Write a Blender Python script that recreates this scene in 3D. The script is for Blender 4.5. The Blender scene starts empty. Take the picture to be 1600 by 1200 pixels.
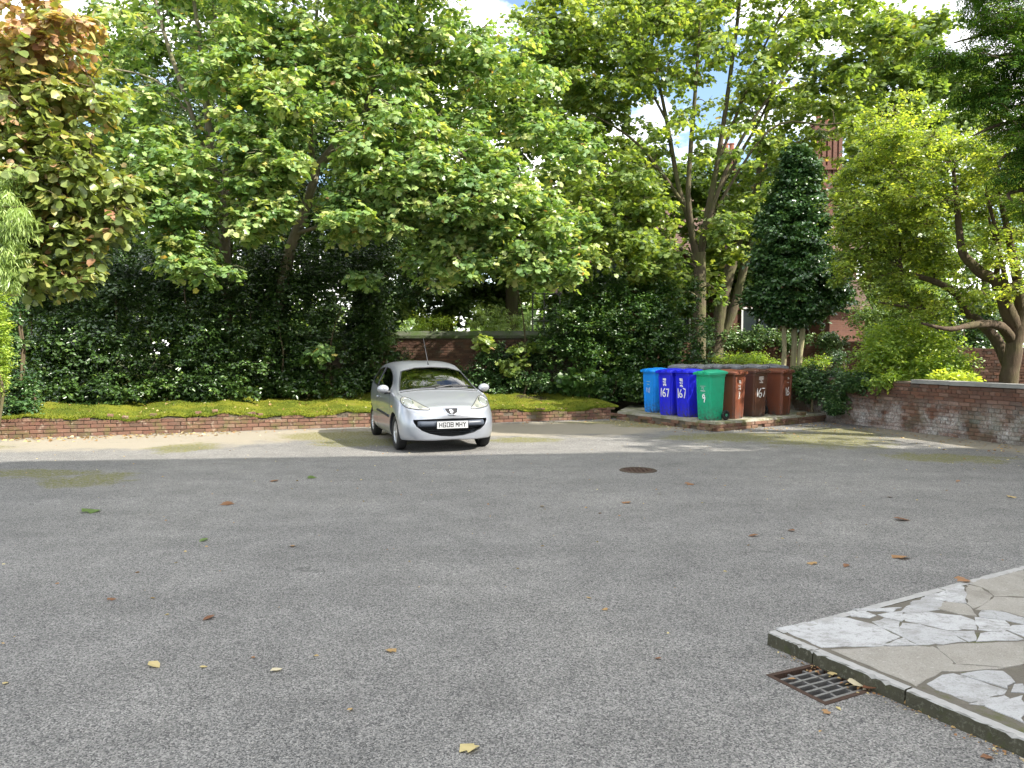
import bpy, bmesh, math, random
import numpy as np
from mathutils import Vector, Matrix
from mathutils.bvhtree import BVHTree
from mathutils.geometry import tessellate_polygon

R = math.radians
scn = bpy.context.scene
col = scn.collection
rng = np.random.default_rng(7)
random.seed(7)

# ------------------------------------------------------------------ camera
FPX, PITCH, CAMZ = 1164.0, math.atan(50.0 / 1164.0), 1.6     # focal length in pixels of the 1600 px wide photograph
cam_d = bpy.data.cameras.new('camera')
cam = bpy.data.objects.new('camera', cam_d)
col.objects.link(cam)
cam.location = (0, 0, CAMZ)
cam.rotation_euler = (R(90) - PITCH, 0, 0)
cam_d.sensor_width = 36.0
cam_d.lens = 36.0 * FPX / 1600.0
cam_d.clip_start = 0.05
cam_d.clip_end = 800
scn.camera = cam

# ------------------------------------------------------------------ sky and sun
SUN_EL = R(40)
LH = np.array([-0.90, 0.43]); LH /= np.linalg.norm(LH)       # horizontal direction the light travels
sun_dir = Vector((LH[0] * math.cos(SUN_EL), LH[1] * math.cos(SUN_EL), -math.sin(SUN_EL)))
world = bpy.data.worlds.new('World')
scn.world = world
world.use_nodes = True
wt = world.node_tree
wt.nodes.clear()
w_out = wt.nodes.new('ShaderNodeOutputWorld')
w_bg = wt.nodes.new('ShaderNodeBackground')
w_sky = wt.nodes.new('ShaderNodeTexSky')
w_sky.sky_type = 'NISHITA'
w_sky.sun_disc = False
w_sky.sun_elevation = SUN_EL
w_sky.sun_rotation = math.atan2(-LH[0], -LH[1])
w_sky.air_density = 1.0
w_sky.dust_density = 0.6
w_tc = wt.nodes.new('ShaderNodeTexCoord')
w_map = wt.nodes.new('ShaderNodeMapping')
w_map.inputs['Scale'].default_value = (1.0, 1.0, 1.8)
w_n = wt.nodes.new('ShaderNodeTexNoise')
w_n.inputs['Scale'].default_value = 3.2
w_n.inputs['Detail'].default_value = 7.0
w_n.inputs['Roughness'].default_value = 0.58
w_r = wt.nodes.new('ShaderNodeValToRGB')
w_r.color_ramp.elements[0].position = 0.435
w_r.color_ramp.elements[1].position = 0.585
w_mix = wt.nodes.new('ShaderNodeMixRGB')
w_mix.inputs['Color2'].default_value = (15.0, 14.8, 14.4, 1)
wl = wt.links.new
wl(w_tc.outputs['Generated'], w_map.inputs['Vector'])
wl(w_map.outputs['Vector'], w_n.inputs['Vector'])
wl(w_n.outputs['Fac'], w_r.inputs['Fac'])
wl(w_r.outputs['Color'], w_mix.inputs['Fac'])
wl(w_sky.outputs['Color'], w_mix.inputs['Color1'])
wl(w_mix.outputs['Color'], w_bg.inputs['Color'])
w_bg.inputs['Strength'].default_value = 0.13
wl(w_bg.outputs['Background'], w_out.inputs['Surface'])

sun_d = bpy.data.lights.new('sun', 'SUN')
sun_d.energy = 5.0
sun_d.angle = R(0.53)
sun_d.color = (1.0, 0.94, 0.84)
sun = bpy.data.objects.new('sun', sun_d)
sun.rotation_euler = sun_dir.to_track_quat('-Z', 'Y').to_euler()
sun.location = (20, -10, 30)
col.objects.link(sun)

scn.view_settings.view_transform = 'Standard'
scn.view_settings.look = 'None'
scn.view_settings.exposure = 1.27
scn.view_settings.gamma = 1.0
scn.view_settings.use_curve_mapping = False
scn.render.engine = 'CYCLES'
scn.cycles.use_denoising = True
scn.cycles.max_bounces = 8
scn.cycles.diffuse_bounces = 3
scn.cycles.glossy_bounces = 3
scn.cycles.transmission_bounces = 4
scn.cycles.transparent_max_bounces = 12
scn.cycles.use_adaptive_sampling = True
scn.cycles.adaptive_threshold = 0.02

# ------------------------------------------------------------------ pixel rays of the photograph (1600 x 1200)
def ray(px, py):
    x, y = (px - 800) / FPX, -(py - 600) / FPX
    c, s = math.cos(PITCH), math.sin(PITCH)
    return np.array([x, c + y * s, -s + y * c])          # y forward, z up

def at(px, py, Y):
    d = ray(px, py); return np.array([0, 0, CAMZ]) + d * (Y / d[1])

def on(px, py, z=0.0):
    d = ray(px, py); return np.array([0, 0, CAMZ]) + d * ((z - CAMZ) / d[2])

# ------------------------------------------------------------------ objects
def obj(name, me, mat=None, parent=None, **props):
    o = bpy.data.objects.new(name, me)
    col.objects.link(o)
    if me is not None and mat is not None and len(me.materials) == 0:
        for m in (mat if isinstance(mat, (list, tuple)) else [mat]):
            me.materials.append(m)
    if parent is not None:
        o.parent = parent
    for k, v in props.items():
        o[k] = v
    return o

def thing(name, label, cat, loc=(0, 0, 0), rz=0.0, group=None):
    o = bpy.data.objects.new(name, None)
    o.empty_display_size = 0.2
    col.objects.link(o)
    o.location = loc
    o.rotation_euler = (0, 0, rz)
    o['label'] = label
    o['category'] = cat
    if group:
        o['group'] = group
    return o

def copy_tree(o, parent=None):
    c = o.copy(); col.objects.link(c)
    if parent is not None:
        c.parent = parent
    for ch in list(o.children):
        copy_tree(ch, c)
    return c

class MB:
    """collects vertices and faces"""
    def __init__(s): s.v, s.f, s.mi = [], [], []
    def add(s, vs, fs, mi=0):
        b = len(s.v)
        s.v += [tuple(map(float, p)) for p in vs]
        s.f += [tuple(b + i for i in f) for f in fs]
        s.mi += [mi] * len(fs)
    def box(s, c, d, mi=0, M=None, jit=0.0):
        x, y, z = (k / 2 for k in d)
        vs = [Vector((sx * x, sy * y, sz * z)) for sz in (-1, 1) for sx, sy in ((-1, -1), (1, -1), (1, 1), (-1, 1))]
        if jit: vs = [v + Vector([random.uniform(-jit, jit) for _ in range(3)]) for v in vs]
        if M is not None: vs = [M @ v for v in vs]
        vs = [v + Vector(c) for v in vs]
        s.add(vs, [(3, 2, 1, 0), (4, 5, 6, 7), (0, 1, 5, 4), (1, 2, 6, 5), (2, 3, 7, 6), (3, 0, 4, 7)], mi)
    def prism(s, poly, z0, z1, mi=0, inset=0.0):
        n = len(poly)
        c = np.mean(np.array(poly)[:, :2], axis=0)
        top = [(p[0] + (c[0] - p[0]) * inset, p[1] + (c[1] - p[1]) * inset, z1) for p in poly]
        vs = [(p[0], p[1], z0) for p in poly] + top
        s.add(vs, [tuple(range(n - 1, -1, -1)), tuple(range(n, 2 * n))] + [(i, (i + 1) % n, n + (i + 1) % n, n + i) for i in range(n)], mi)
    def tube(s, pts, rad, n=6, mi=0, caps=True):
        pts = [np.asarray(p, float) for p in pts]
        if np.isscalar(rad): rad = [rad] * len(pts)
        up = None; rings = []
        for i, p in enumerate(pts):
            t = pts[min(i + 1, len(pts) - 1)] - pts[max(i - 1, 0)]
            t = t / (np.linalg.norm(t) + 1e-9)
            if up is None:
                a = np.array([0, 0, 1.0]) if abs(t[2]) < 0.9 else np.array([1.0, 0, 0])
                up = np.cross(t, a)
            up = up - t * np.dot(up, t); up /= np.linalg.norm(up) + 1e-9
            w = np.cross(t, up)
            rings.append([p + rad[i] * (math.cos(2 * math.pi * k / n) * up + math.sin(2 * math.pi * k / n) * w) for k in range(n)])
        vs = [v for r in rings for v in r]
        fs = []
        for i in range(len(pts) - 1):
            for k in range(n):
                a, b = i * n + k, i * n + (k + 1) % n
                fs.append((a, b, b + n, a + n))
        if caps:
            fs.append(tuple(range(n - 1, -1, -1))); e = (len(pts) - 1) * n
            fs.append(tuple(range(e, e + n)))
        s.add(vs, fs, mi)
    def lathe(s, prof, n=24, mi=0, axis='z', c=(0, 0, 0)):
        vs = []
        for r, h in prof:
            for k in range(n):
                a = 2 * math.pi * k / n
                x, y = r * math.cos(a), r * math.sin(a)
                p = (x, y, h) if axis == 'z' else (x, h, y) if axis == 'y' else (h, x, y)
                vs.append((p[0] + c[0], p[1] + c[1], p[2] + c[2]))
        fs = []
        for i in range(len(prof) - 1):
            for k in range(n):
                a, b = i * n + k, i * n + (k + 1) % n
                fs.append((a, b, b + n, a + n))
        s.add(vs, fs, mi)
    def mesh(s, name, smooth=False):
        me = bpy.data.meshes.new(name)
        me.from_pydata(s.v, [], s.f)
        if any(s.mi): me.polygons.foreach_set('material_index', s.mi)
        if smooth: me.polygons.foreach_set('use_smooth', [True] * len(s.f))
        bm = bmesh.new(); bm.from_mesh(me)
        bmesh.ops.recalc_face_normals(bm, faces=bm.faces)
        bm.to_mesh(me); bm.free()
        return me
    def build(s, name, mat, parent=None, smooth=False, **props):
        return obj(name, s.mesh(name, smooth), mat, parent, **props)

def smooth_by_angle(me, deg=35):
    me.polygons.foreach_set('use_smooth', [True] * len(me.polygons))
    try:
        me.set_sharp_from_angle(angle=R(deg))
    except Exception:
        pass

def text_mesh(body, size, name):
    cu = bpy.data.curves.new(name, 'FONT')
    cu.body = body; cu.size = size; cu.align_x = 'CENTER'; cu.align_y = 'CENTER'; cu.extrude = 0.0008;  cu.offset = size * 0.007
    t = bpy.data.objects.new(name, cu); col.objects.link(t)
    dg = bpy.context.evaluated_depsgraph_get()
    me = bpy.data.meshes.new_from_object(t.evaluated_get(dg))
    bpy.data.objects.remove(t)
    bpy.data.curves.remove(cu)
    return me

# ------------------------------------------------------------------ materials
class NT:
    def __init__(s, name):
        s.m = bpy.data.materials.new(name); s.m.use_nodes = True
        s.t = s.m.node_tree; s.t.nodes.clear()
        s.out = s.t.nodes.new('ShaderNodeOutputMaterial')
    def n(s, typ, **kw):
        nd = s.t.nodes.new('ShaderNode' + typ)
        for k, v in kw.items():
            if k in nd.inputs.keys(): s.set(nd, k, v)
            else: setattr(nd, k, v)
        return nd
    def set(s, nd, key, v):
        if isinstance(v, bpy.types.NodeSocket): s.t.links.new(v, nd.inputs[key])
        else: nd.inputs[key].default_value = v
    def ramp(s, fac, stops, interp='LINEAR'):
        r = s.n('ValToRGB'); s.set(r, 'Fac', fac)
        e = r.color_ramp.elements; r.color_ramp.interpolation = interp
        while len(e) < len(stops): e.new(0.5)
        for i, (p, c) in enumerate(stops):
            e[i].position = p; e[i].color = (*c, 1) if len(c) == 3 else c
        return r.outputs['Color']
    def math(s, op, a, b=0.0, clamp=False):
        m = s.n('Math', operation=op); m.use_clamp = clamp
        for i, v in enumerate((a, b)):
            if isinstance(v, bpy.types.NodeSocket): s.t.links.new(v, m.inputs[i])
            else: m.inputs[i].default_value = v
        return m.outputs[0]
    def mix(s, fac, a, b, mode='MIX'):
        m = s.n('MixRGB', blend_type=mode)
        for k, v in (('Fac', fac), ('Color1', a), ('Color2', b)):
            if isinstance(v, tuple) and len(v) == 3: v = (*v, 1)
            s.set(m, k, v)
        return m.outputs['Color']
    def pos(s):
        return s.n('NewGeometry').outputs['Position']
    def noise(s, vec, scale, detail=3, rough=0.55, out='Fac', dist=0.0):
        nd = s.n('TexNoise'); s.set(nd, 'Vector', vec)
        nd.inputs['Scale'].default_value = scale; nd.inputs['Detail'].default_value = detail
        nd.inputs['Roughness'].default_value = rough; nd.inputs['Distortion'].default_value = dist
        return nd.outputs[out]
    def bump(s, h, strength=0.3, dist=0.01):
        b = s.n('Bump'); s.set(b, 'Height', h)
        b.inputs['Strength'].default_value = strength; b.inputs['Distance'].default_value = dist
        return b.outputs['Normal']
    def pbsdf(s, color, rough=0.6, spec=0.4, normal=None, **kw):
        b = s.n('BsdfPrincipled')
        if isinstance(color, tuple) and len(color) == 3: color = (*color, 1)
        s.set(b, 'Base Color', color); s.set(b, 'Roughness', rough)
        b.inputs['Specular IOR Level'].default_value = spec
        if normal is not None: s.set(b, 'Normal', normal)
        for k, v in kw.items(): s.set(b, k.replace('_', ' '), v)
        s.t.links.new(b.outputs[0], s.out.inputs['Surface'])
        return b
    def blob(s, pos, blobs, namp=0.45, nscale=2.2):
        """mask of patches with ragged edges: list of (x, y, rx, ry, angle)"""
        nz = s.noise(pos, nscale, 6, 0.65)
        tot = None
        for (x, y, rx, ry, a) in blobs:
            mp = s.n('Mapping', vector_type='TEXTURE')
            s.set(mp, 'Vector', pos)
            mp.inputs['Location'].default_value = (x, y, 0)
            mp.inputs['Rotation'].default_value = (0, 0, a)
            mp.inputs['Scale'].default_value = (rx, ry, 1e4)
            ln = s.n('VectorMath', operation='LENGTH'); s.set(ln, 0, mp.outputs[0])
            v = s.math('SUBTRACT', 1.0, ln.outputs['Value'])
            tot = v if tot is None else s.math('MAXIMUM', tot, v)
        tot = s.math('ADD', tot, s.math('MULTIPLY', s.math('SUBTRACT', nz, 0.5), namp * 4))
        return s.math('MULTIPLY', tot, 2.5, clamp=True)

def simple(name, color, rough=0.5, spec=0.4, var=0.12, vscale=8, bump=0.0, bscale=60, **kw):
    t = NT(name); p = t.pos()
    n = t.noise(p, vscale, 5)
    c = t.mix(n, tuple(k * (1 - var) for k in color), tuple(min(1, k * (1 + var)) for k in color))
    nm = t.bump(t.noise(p, bscale, 4), bump, 0.01) if bump else None
    t.pbsdf(c, rough, spec, nm, **kw)
    return t.m

def leaf_mat(name, stops, trans=0.38, rough=0.38, spec=0.6, tcol=1.35):
    """leaf colour runs along a ramp by the leaf's own random 'tint'"""
    t = NT(name)
    a = t.n('Attribute', attribute_name='tint')
    c = t.ramp(a.outputs['Fac'], stops)
    b = t.n('BsdfPrincipled'); t.set(b, 'Base Color', c); t.set(b, 'Roughness', rough)
    b.inputs['Specular IOR Level'].default_value = spec
    tr = t.n('BsdfTranslucent')
    t.set(tr, 'Color', t.mix(1.0, c, (1.25 * tcol, 1.2 * tcol, 0.45 * tcol), 'MULTIPLY'))
    mx = t.n('MixShader'); mx.inputs[0].default_value = trans
    t.t.links.new(b.outputs[0], mx.inputs[1]); t.t.links.new(tr.outputs[0], mx.inputs[2])
    t.t.links.new(mx.outputs[0], t.out.inputs['Surface'])
    return t.m

def brick_mat(name, stops, dirt=None, rough=0.85):
    t = NT(name); p = t.pos()
    oi = t.n('ObjectInfo')
    c = t.ramp(oi.outputs['Random'], stops)
    n1 = t.noise(p, 30, 5, 0.65); n2 = t.noise(p, 4, 4, 0.6)
    c = t.mix(t.math('MULTIPLY', n1, 0.35), c, (0.08, 0.05, 0.045), 'MIX')
    c = t.mix(t.ramp(n2, [(0.5, (0, 0, 0)), (0.75, (0.45, 0.45, 0.45))]), c, (0.09, 0.085, 0.06))
    if dirt: c = dirt(t, p, c)
    t.pbsdf(c, rough, 0.2, t.bump(t.noise(p, 90, 4, 0.7), 0.5, 0.008))
    return t.m

def bark_mat(name, c1, c2, moss=(0.10, 0.13, 0.03), mossamt=0.5):
    t = NT(name); p = t.pos()
    mp = t.n('Mapping'); t.set(mp, 'Vector', p); mp.inputs['Scale'].default_value = (1, 1, 0.25)
    n = t.noise(mp.outputs[0], 22, 6, 0.65); g = t.noise(p, 2.2, 4)
    c = t.mix(n, c1, c2)
    c = t.mix(t.ramp(g, [(0.42, (0, 0, 0)), (0.7, (mossamt,) * 3)]), c, moss)
    t.pbsdf(c, 0.9, 0.15, t.bump(n, 0.8, 0.03))
    return t.m

MAT = {}
# asphalt with moss, pale worn grit, tan for dusty wall feet and painted sunlight
MOSS_SPOTS = [(-5.5, 12.4, .62, .75, .1), (-5.3, 9.3, .62, .62, .1), (-6.3, 9.8, .9, .42, 0), (-3.5, 14.2, 1.1, .9, .2), (-2.6, 13.2, 1.1, .8, 0), (2.6, 16.9, 1.8, .5, .1), (-9.3, 12.4, 1.0, .5, .2),
              (0.2, 13.5, .8, .55, 0), (4.3, 14.0, 1.8, .85, .2), (5.6, 13.6, 1.4, 1.5, -.25), (6.6, 14.8, .8, 1.2, 0), (6.6, 11.2, 1.1, .6, -.2), (3.0, 16.2, .9, .6, 0)]
DUST_SUN_LINES = [(-6.0, 13.7, 5.6, 1.5, .335), (1.0, 15.6, 3.6, 1.7, .25), (8.3, 13.0, 3.4, .9, -1.27), (-1.0, 14.7, 2.6, 1.1, .2)]  # dusty wall feet, widened to paint cream sunlight on the open strip
def m_asphalt():
    t = NT('asphalt'); p = t.pos()
    vo = t.n('TexVoronoi'); t.set(vo, 'Vector', p); vo.inputs['Scale'].default_value = 150; vo.inputs['Randomness'].default_value = 1
    vc = t.n('SeparateColor'); t.set(vc, 'Color', vo.outputs['Color'])
    n_f = t.noise(p, 190, 3, 0.7); n_m = t.noise(p, 2.5, 6, 0.65); n_l = t.noise(p, 0.35, 4, 0.6)
    grit = t.math('ADD', t.math('MULTIPLY', vc.outputs[0], 0.62), t.math('MULTIPLY', n_f, 0.45))
    c = t.ramp(grit, [(0.16, (0.026, 0.026, 0.026)), (0.44, (0.128, 0.125, 0.118)), (0.75, (0.236, 0.228, 0.212)), (0.98, (0.43, 0.415, 0.38))])
    c = t.mix(1.0, c, t.ramp(n_m, [(0.3, (0.84,) * 3), (0.7, (1.14,) * 3)]), 'MULTIPLY')
    c = t.mix(1.0, c, t.ramp(n_l, [(0.32, (0.88, 0.88, 0.885)), (0.5, (1.0,) * 3), (0.68, (1.12, 1.115, 1.10))]), 'MULTIPLY')
    # an older, darker reinstatement and two faint wheel-worn streaks
    pm = t.n('Mapping'); t.set(pm, 'Vector', p); pm.inputs['Rotation'].default_value = (0, 0, .5); pm.inputs['Scale'].default_value = (.16, 1.1, 1)
    c = t.mix(1.0, c, t.ramp(t.noise(pm.outputs[0], 1.3, 5, .6), [(.35, (.92,) * 3), (.62, (1.06,) * 3)]), 'MULTIPLY')
    stain = t.blob(p, [(-2.2, 8.2, .35, .25, 0), (1.0, 9.2, .5, .2, .3), (-4.4, 6.4, .4, .3, 0), (3.2, 8.0, .3, .3, 0), (-.8, 5.2, .25, .2, 0)], .5, 3.5)
    c = t.mix(t.math('MULTIPLY', stain, .14), c, (0.04, 0.039, 0.037))
    dust_sun = t.blob(p, DUST_SUN_LINES, 0.35, 1.4)
    c = t.mix(t.math('MULTIPLY', dust_sun, 0.85), c, t.mix(n_f, (0.20, 0.175, 0.13), (0.36, 0.32, 0.245)))
    moss = t.blob(p, MOSS_SPOTS, 0.5, 2.8)
    mo2 = t.math('MULTIPLY', moss, t.ramp(t.noise(p, 22, 5, 0.7), [(0.40, (0.0,) * 3), (0.55, (1.0,) * 3)]))
    mo2 = t.math('MULTIPLY', mo2, t.ramp(n_f, [(0.25, (0.55,) * 3), (0.55, (1.0,) * 3)]))
    c = t.mix(mo2, c, t.mix(t.noise(p, 24, 6, .75), (0.040, 0.042, 0.008), (0.20, 0.19, 0.022)))
    # hairline cracks
    cv = t.n('TexVoronoi', feature='DISTANCE_TO_EDGE'); cv.inputs['Scale'].default_value = 0.28
    wv = t.n('VectorMath', operation='ADD'); t.set(wv, 0, p)
    sc = t.n('VectorMath', operation='SCALE'); t.set(sc, 0, t.noise(p, 1.6, 5, 0.6, 'Color')); sc.inputs['Scale'].default_value = 0.9
    t.set(wv, 1, sc.outputs[0]); t.set(cv, 'Vector', wv.outputs[0])
    cr = t.ramp(cv.outputs['Distance'], [(0.0, (0.5,) * 3), (0.006, (0,) * 3)])
    c = t.mix(t.math('MULTIPLY', cr, t.ramp(n_m, [(0.52, (0,) * 3), (0.62, (1,) * 3)])), c, (0.02, 0.02, 0.018))
    h = t.math('ADD', t.math('MULTIPLY', vo.outputs['Distance'], -1.0), t.math('MULTIPLY', n_f, 0.6))
    t.pbsdf(c, 0.86, 0.35, t.bump(h, 0.75, 0.006))
    return t.m
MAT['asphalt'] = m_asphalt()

def m_soil():
    t = NT('soil'); p = t.pos()
    c = t.ramp(t.noise(p, 6, 6, 0.65), [(0.3, (0.02, 0.017, 0.012)), (0.55, (0.045, 0.05, 0.018)), (0.75, (0.07, 0.085, 0.022))])
    t.pbsdf(c, 0.95, 0.1, t.bump(t.noise(p, 40, 4), 0.8, 0.03)); return t.m
MAT['soil'] = m_soil()

def m_lawn():
    t = NT('moss_lawn'); p = t.pos()
    n1 = t.noise(p, 1.3, 5, 0.6); n2 = t.noise(p, 45, 4, 0.7)
    c = t.ramp(n1, [(0.28, (0.06, 0.085, 0.010)), (0.45, (0.115, 0.140, 0.014)), (0.62, (0.185, 0.190, 0.020)), (0.78, (0.20, 0.17, 0.05))])
    c = t.mix(1.0, c, t.ramp(n2, [(0.3, (0.55,) * 3), (0.7, (1.3,) * 3)]), 'MULTIPLY')
    bare = t.blob(p, [(0.55, 19.4, 0.55, 0.5, 0)], 0.3, 5)
    c = t.mix(bare, c, (0.045, 0.035, 0.024))
    t.pbsdf(c, 0.95, 0.1, t.bump(n2, 0.9, 0.03)); return t.m
MAT['lawn'] = m_lawn()

RED = [(0.0, (0.12, 0.070, 0.050)), (0.3, (0.165, 0.088, 0.060)), (0.6, (0.205, 0.115, 0.078)), (0.85, (0.15, 0.074, 0.052)), (1.0, (0.27, 0.19, 0.13))]
MAUVE = [(0.0, (0.080, 0.046, 0.034)), (0.25, (0.140, 0.070, 0.046)), (0.5, (0.175, 0.082, 0.050)), (0.75, (0.120, 0.066, 0.048)), (0.92, (0.25, 0.15, 0.11)), (1.0, (0.06, 0.055, 0.05))]
DARKB = [(0.0, (0.06, 0.034, 0.024)), (0.5, (0.095, 0.05, 0.034)), (0.8, (0.13, 0.07, 0.046)), (1.0, (0.07, 0.055, 0.04))]
def white_salts(t, p, c):
    sp = t.n('SeparateXYZ'); t.set(sp, 0, p)
    low = t.ramp(t.math('MULTIPLY', sp.outputs['Z'], 1.0), [(0.05, (0.55,) * 3), (0.30, (0.85,) * 3), (0.55, (0.35,) * 3), (0.72, (0.0,) * 3)])
    n = t.ramp(t.noise(p, 1.5, 6, 0.7), [(0.42, (0,) * 3), (0.60, (1,) * 3)])
    n3 = t.ramp(t.noise(p, 28, 5, 0.7), [(0.35, (0.15,) * 3), (0.65, (1,) * 3)])
    c = t.mix(t.math('MULTIPLY', t.math('MULTIPLY', t.math('MULTIPLY', n, low), n3), 1.5, clamp=True), c, (0.55, 0.53, 0.50))
    g = t.ramp(t.noise(p, 1.1, 5, 0.65), [(0.45, (0,) * 3), (0.62, (0.85,) * 3)])
    c = t.mix(t.math('MULTIPLY', g, low), c, (0.115, 0.125, 0.085))
    return c
def edge_moss(t, p, c):
    g = t.ramp(t.noise(p, 3.5, 6, 0.7), [(0.5, (0,) * 3), (0.66, (0.8,) * 3)])
    c = t.mix(g, c, (0.10, 0.105, 0.035))
    g = t.ramp(t.noise(p, 7.5, 6, 0.7), [(0.58, (0,) * 3), (0.70, (0.6,) * 3)])
    return t.mix(g, c, (0.42, 0.36, 0.28))
MAT['brick_red'] = brick_mat('brick_red', RED, edge_moss)
MAT['brick_wall'] = brick_mat('brick_wall', MAUVE, white_salts)
MAT['brick_dark'] = brick_mat('brick_dark', DARKB)
def m_mortar(name, c1, c2, dirt=None):
    t = NT(name); p = t.pos()
    c = t.mix(t.noise(p, 5, 6, 0.7), c1, c2)
    if dirt: c = dirt(t, p, c)
    t.pbsdf(c, 0.95, 0.1, t.bump(t.noise(p, 60, 4), 0.6, 0.01)); return t.m
MAT['mortar'] = m_mortar('mortar', (0.05, 0.042, 0.032), (0.20, 0.17, 0.13))
MAT['mortar_wall'] = m_mortar('mortar_wall', (0.07, 0.05, 0.04), (0.22, 0.17, 0.135), white_salts)
MAT['mortar_dark'] = m_mortar('mortar_dark', (0.04, 0.03, 0.024), (0.10, 0.08, 0.06))
MAT['stone'] = simple('coping_stone', (0.24, 0.235, 0.22), 0.85, 0.2, 0.3, 6, 0.5, 50)
def m_mossy_stone(name, base, mossc, lo=0.45, hi=0.65):
    t = NT(name); p = t.pos()
    c = t.mix(t.noise(p, 14, 6, 0.7), tuple(k * .7 for k in base), tuple(k * 1.25 for k in base))
    c = t.mix(t.ramp(t.noise(p, 3.2, 6, 0.7), [(lo, (0,) * 3), (hi, (0.9,) * 3)]), c, mossc)
    t.pbsdf(c, 0.9, 0.2, t.bump(t.noise(p, 45, 5, 0.7), 0.7, 0.01)); return t.m
MAT['coping_dark'] = m_mossy_stone('coping_dark', (0.10, 0.10, 0.085), (0.05, 0.085, 0.018), 0.35, 0.6)
MAT['platform'] = m_mossy_stone('platform_concrete', (0.30, 0.285, 0.24), (0.12, 0.125, 0.03), 0.42, 0.62)
MAT['concrete'] = m_mossy_stone('concrete', (0.30, 0.275, 0.235), (0.19, 0.175, 0.145), 0.45, 0.7)
MAT['joint'] = m_mossy_stone('joint_dirt', (0.125, 0.112, 0.09), (0.075, 0.085, 0.022), 0.56, 0.68)
def m_kerb():
    t = NT('kerb_stone'); p = t.pos()
    nz = t.n('SeparateXYZ'); t.set(nz, 0, t.n('NewGeometry').outputs['Normal'])
    n = t.noise(p, 20, 6, 0.7)
    top = t.mix(n, (0.22, 0.22, 0.205), (0.42, 0.41, 0.39))
    side = t.mix(t.noise(p, 7, 7, 0.75), (0.018, 0.018, 0.013), (0.085, 0.080, 0.052))   # algae grows on the upright face
    side = t.mix(t.ramp(t.noise(p, 38, 6, 0.75), [(0.54, (0,) * 3), (0.68, (0.7,) * 3)]), side, (0.15, 0.145, 0.115))
    side = t.mix(t.ramp(t.noise(p, 13, 5, 0.7), [(0.55, (0,) * 3), (0.68, (0.6,) * 3)]), side, (0.045, 0.055, 0.016))
    c = t.mix(t.ramp(nz.outputs['Z'], [(0.3, (0,) * 3), (0.8, (1,) * 3)]), side, top)
    t.pbsdf(c, 0.9, 0.2, t.bump(t.noise(p, 90, 4), 0.6, 0.006)); return t.m
MAT['kerb'] = m_kerb()
def m_slab():
    t = NT('white_washed_stone'); p = t.pos()
    oi = t.n('ObjectInfo')
    c = t.ramp(oi.outputs['Random'], [(0, (0.29, 0.29, 0.285)), (0.5, (0.375, 0.375, 0.37)), (1, (0.44, 0.44, 0.435))])
    mp = t.n('Mapping'); t.set(mp, 'Vector', p); mp.inputs['Rotation'].default_value = (0, 0, 0.5); mp.inputs['Scale'].default_value = (1, 1.8, 1)
    nw = t.noise(mp.outputs[0], 7, 9, 0.78)
    c = t.mix(t.ramp(nw, [(0.47, (0,) * 3), (0.60, (0.8,) * 3)]), c, (0.25, 0.245, 0.23))
    c = t.mix(t.ramp(t.noise(p, 26, 7, 0.75), [(0.55, (0,) * 3), (0.66, (0.75,) * 3)]), c, (0.15, 0.145, 0.13))
    c = t.mix(t.ramp(t.noise(p, 110, 4, 0.7), [(0.52, (0,) * 3), (0.70, (0.5,) * 3)]), c, (0.13, 0.12, 0.10))
    t.pbsdf(c, 0.85, 0.2, t.bump(t.math('ADD', nw, t.noise(p, 90, 4, .7)), 0.6, 0.006)); return t.m
MAT['slab'] = m_slab()
def m_grey():
    t = NT('grey_paving'); p = t.pos()
    c = t.mix(t.noise(p, 5, 6, .7), (0.20, 0.185, 0.155), (0.36, 0.34, 0.30))
    c = t.mix(t.ramp(t.noise(p, 120, 3, .7), [(.5, (0,) * 3), (.7, (.55,) * 3)]), c, (0.12, 0.105, 0.085))
    c = t.mix(t.ramp(t.noise(p, 75, 3, .7), [(.60, (0,) * 3), (.72, (.6,) * 3)]), c, (0.52, 0.50, 0.46))
    c = t.mix(t.ramp(t.noise(p, 2.4, 5, .65), [(.52, (0,) * 3), (.66, (.55,) * 3)]), c, (0.15, 0.135, 0.11))
    t.pbsdf(c, 0.9, 0.2, t.bump(t.noise(p, 110, 4, .7), 0.7, 0.006)); return t.m
MAT['slab_grey'] = m_grey()
MAT['iron'] = simple('cast_iron', (0.17, 0.165, 0.155), 0.55, 0.5, 0.4, 40, 0.4, 120, Metallic=0.5)
MAT['rust'] = simple('rusty_iron', (0.055, 0.034, 0.024), 0.85, 0.2, 0.4, 30, 0.6, 90)
MAT['pit'] = simple('drain_pit', (0.012, 0.011, 0.010), 0.8, 0.2)
MAT['bark_syc'] = bark_mat('bark_sycamore', (0.10, 0.085, 0.058), (0.27, 0.235, 0.165))
MAT['bark_big'] = bark_mat('bark_big', (0.05, 0.04, 0.027), (0.145, 0.118, 0.078))
MAT['bark_gnarl'] = bark_mat('bark_gnarled', (0.035, 0.025, 0.018), (0.15, 0.11, 0.075), mossamt=0.25)
MAT['bark_pale'] = bark_mat('bark_pale', (0.20, 0.17, 0.10), (0.36, 0.32, 0.20), mossamt=0.3)
MAT['twig'] = bark_mat('bark_twig', (0.06, 0.045, 0.03), (0.14, 0.11, 0.07), mossamt=0.2)

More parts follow.
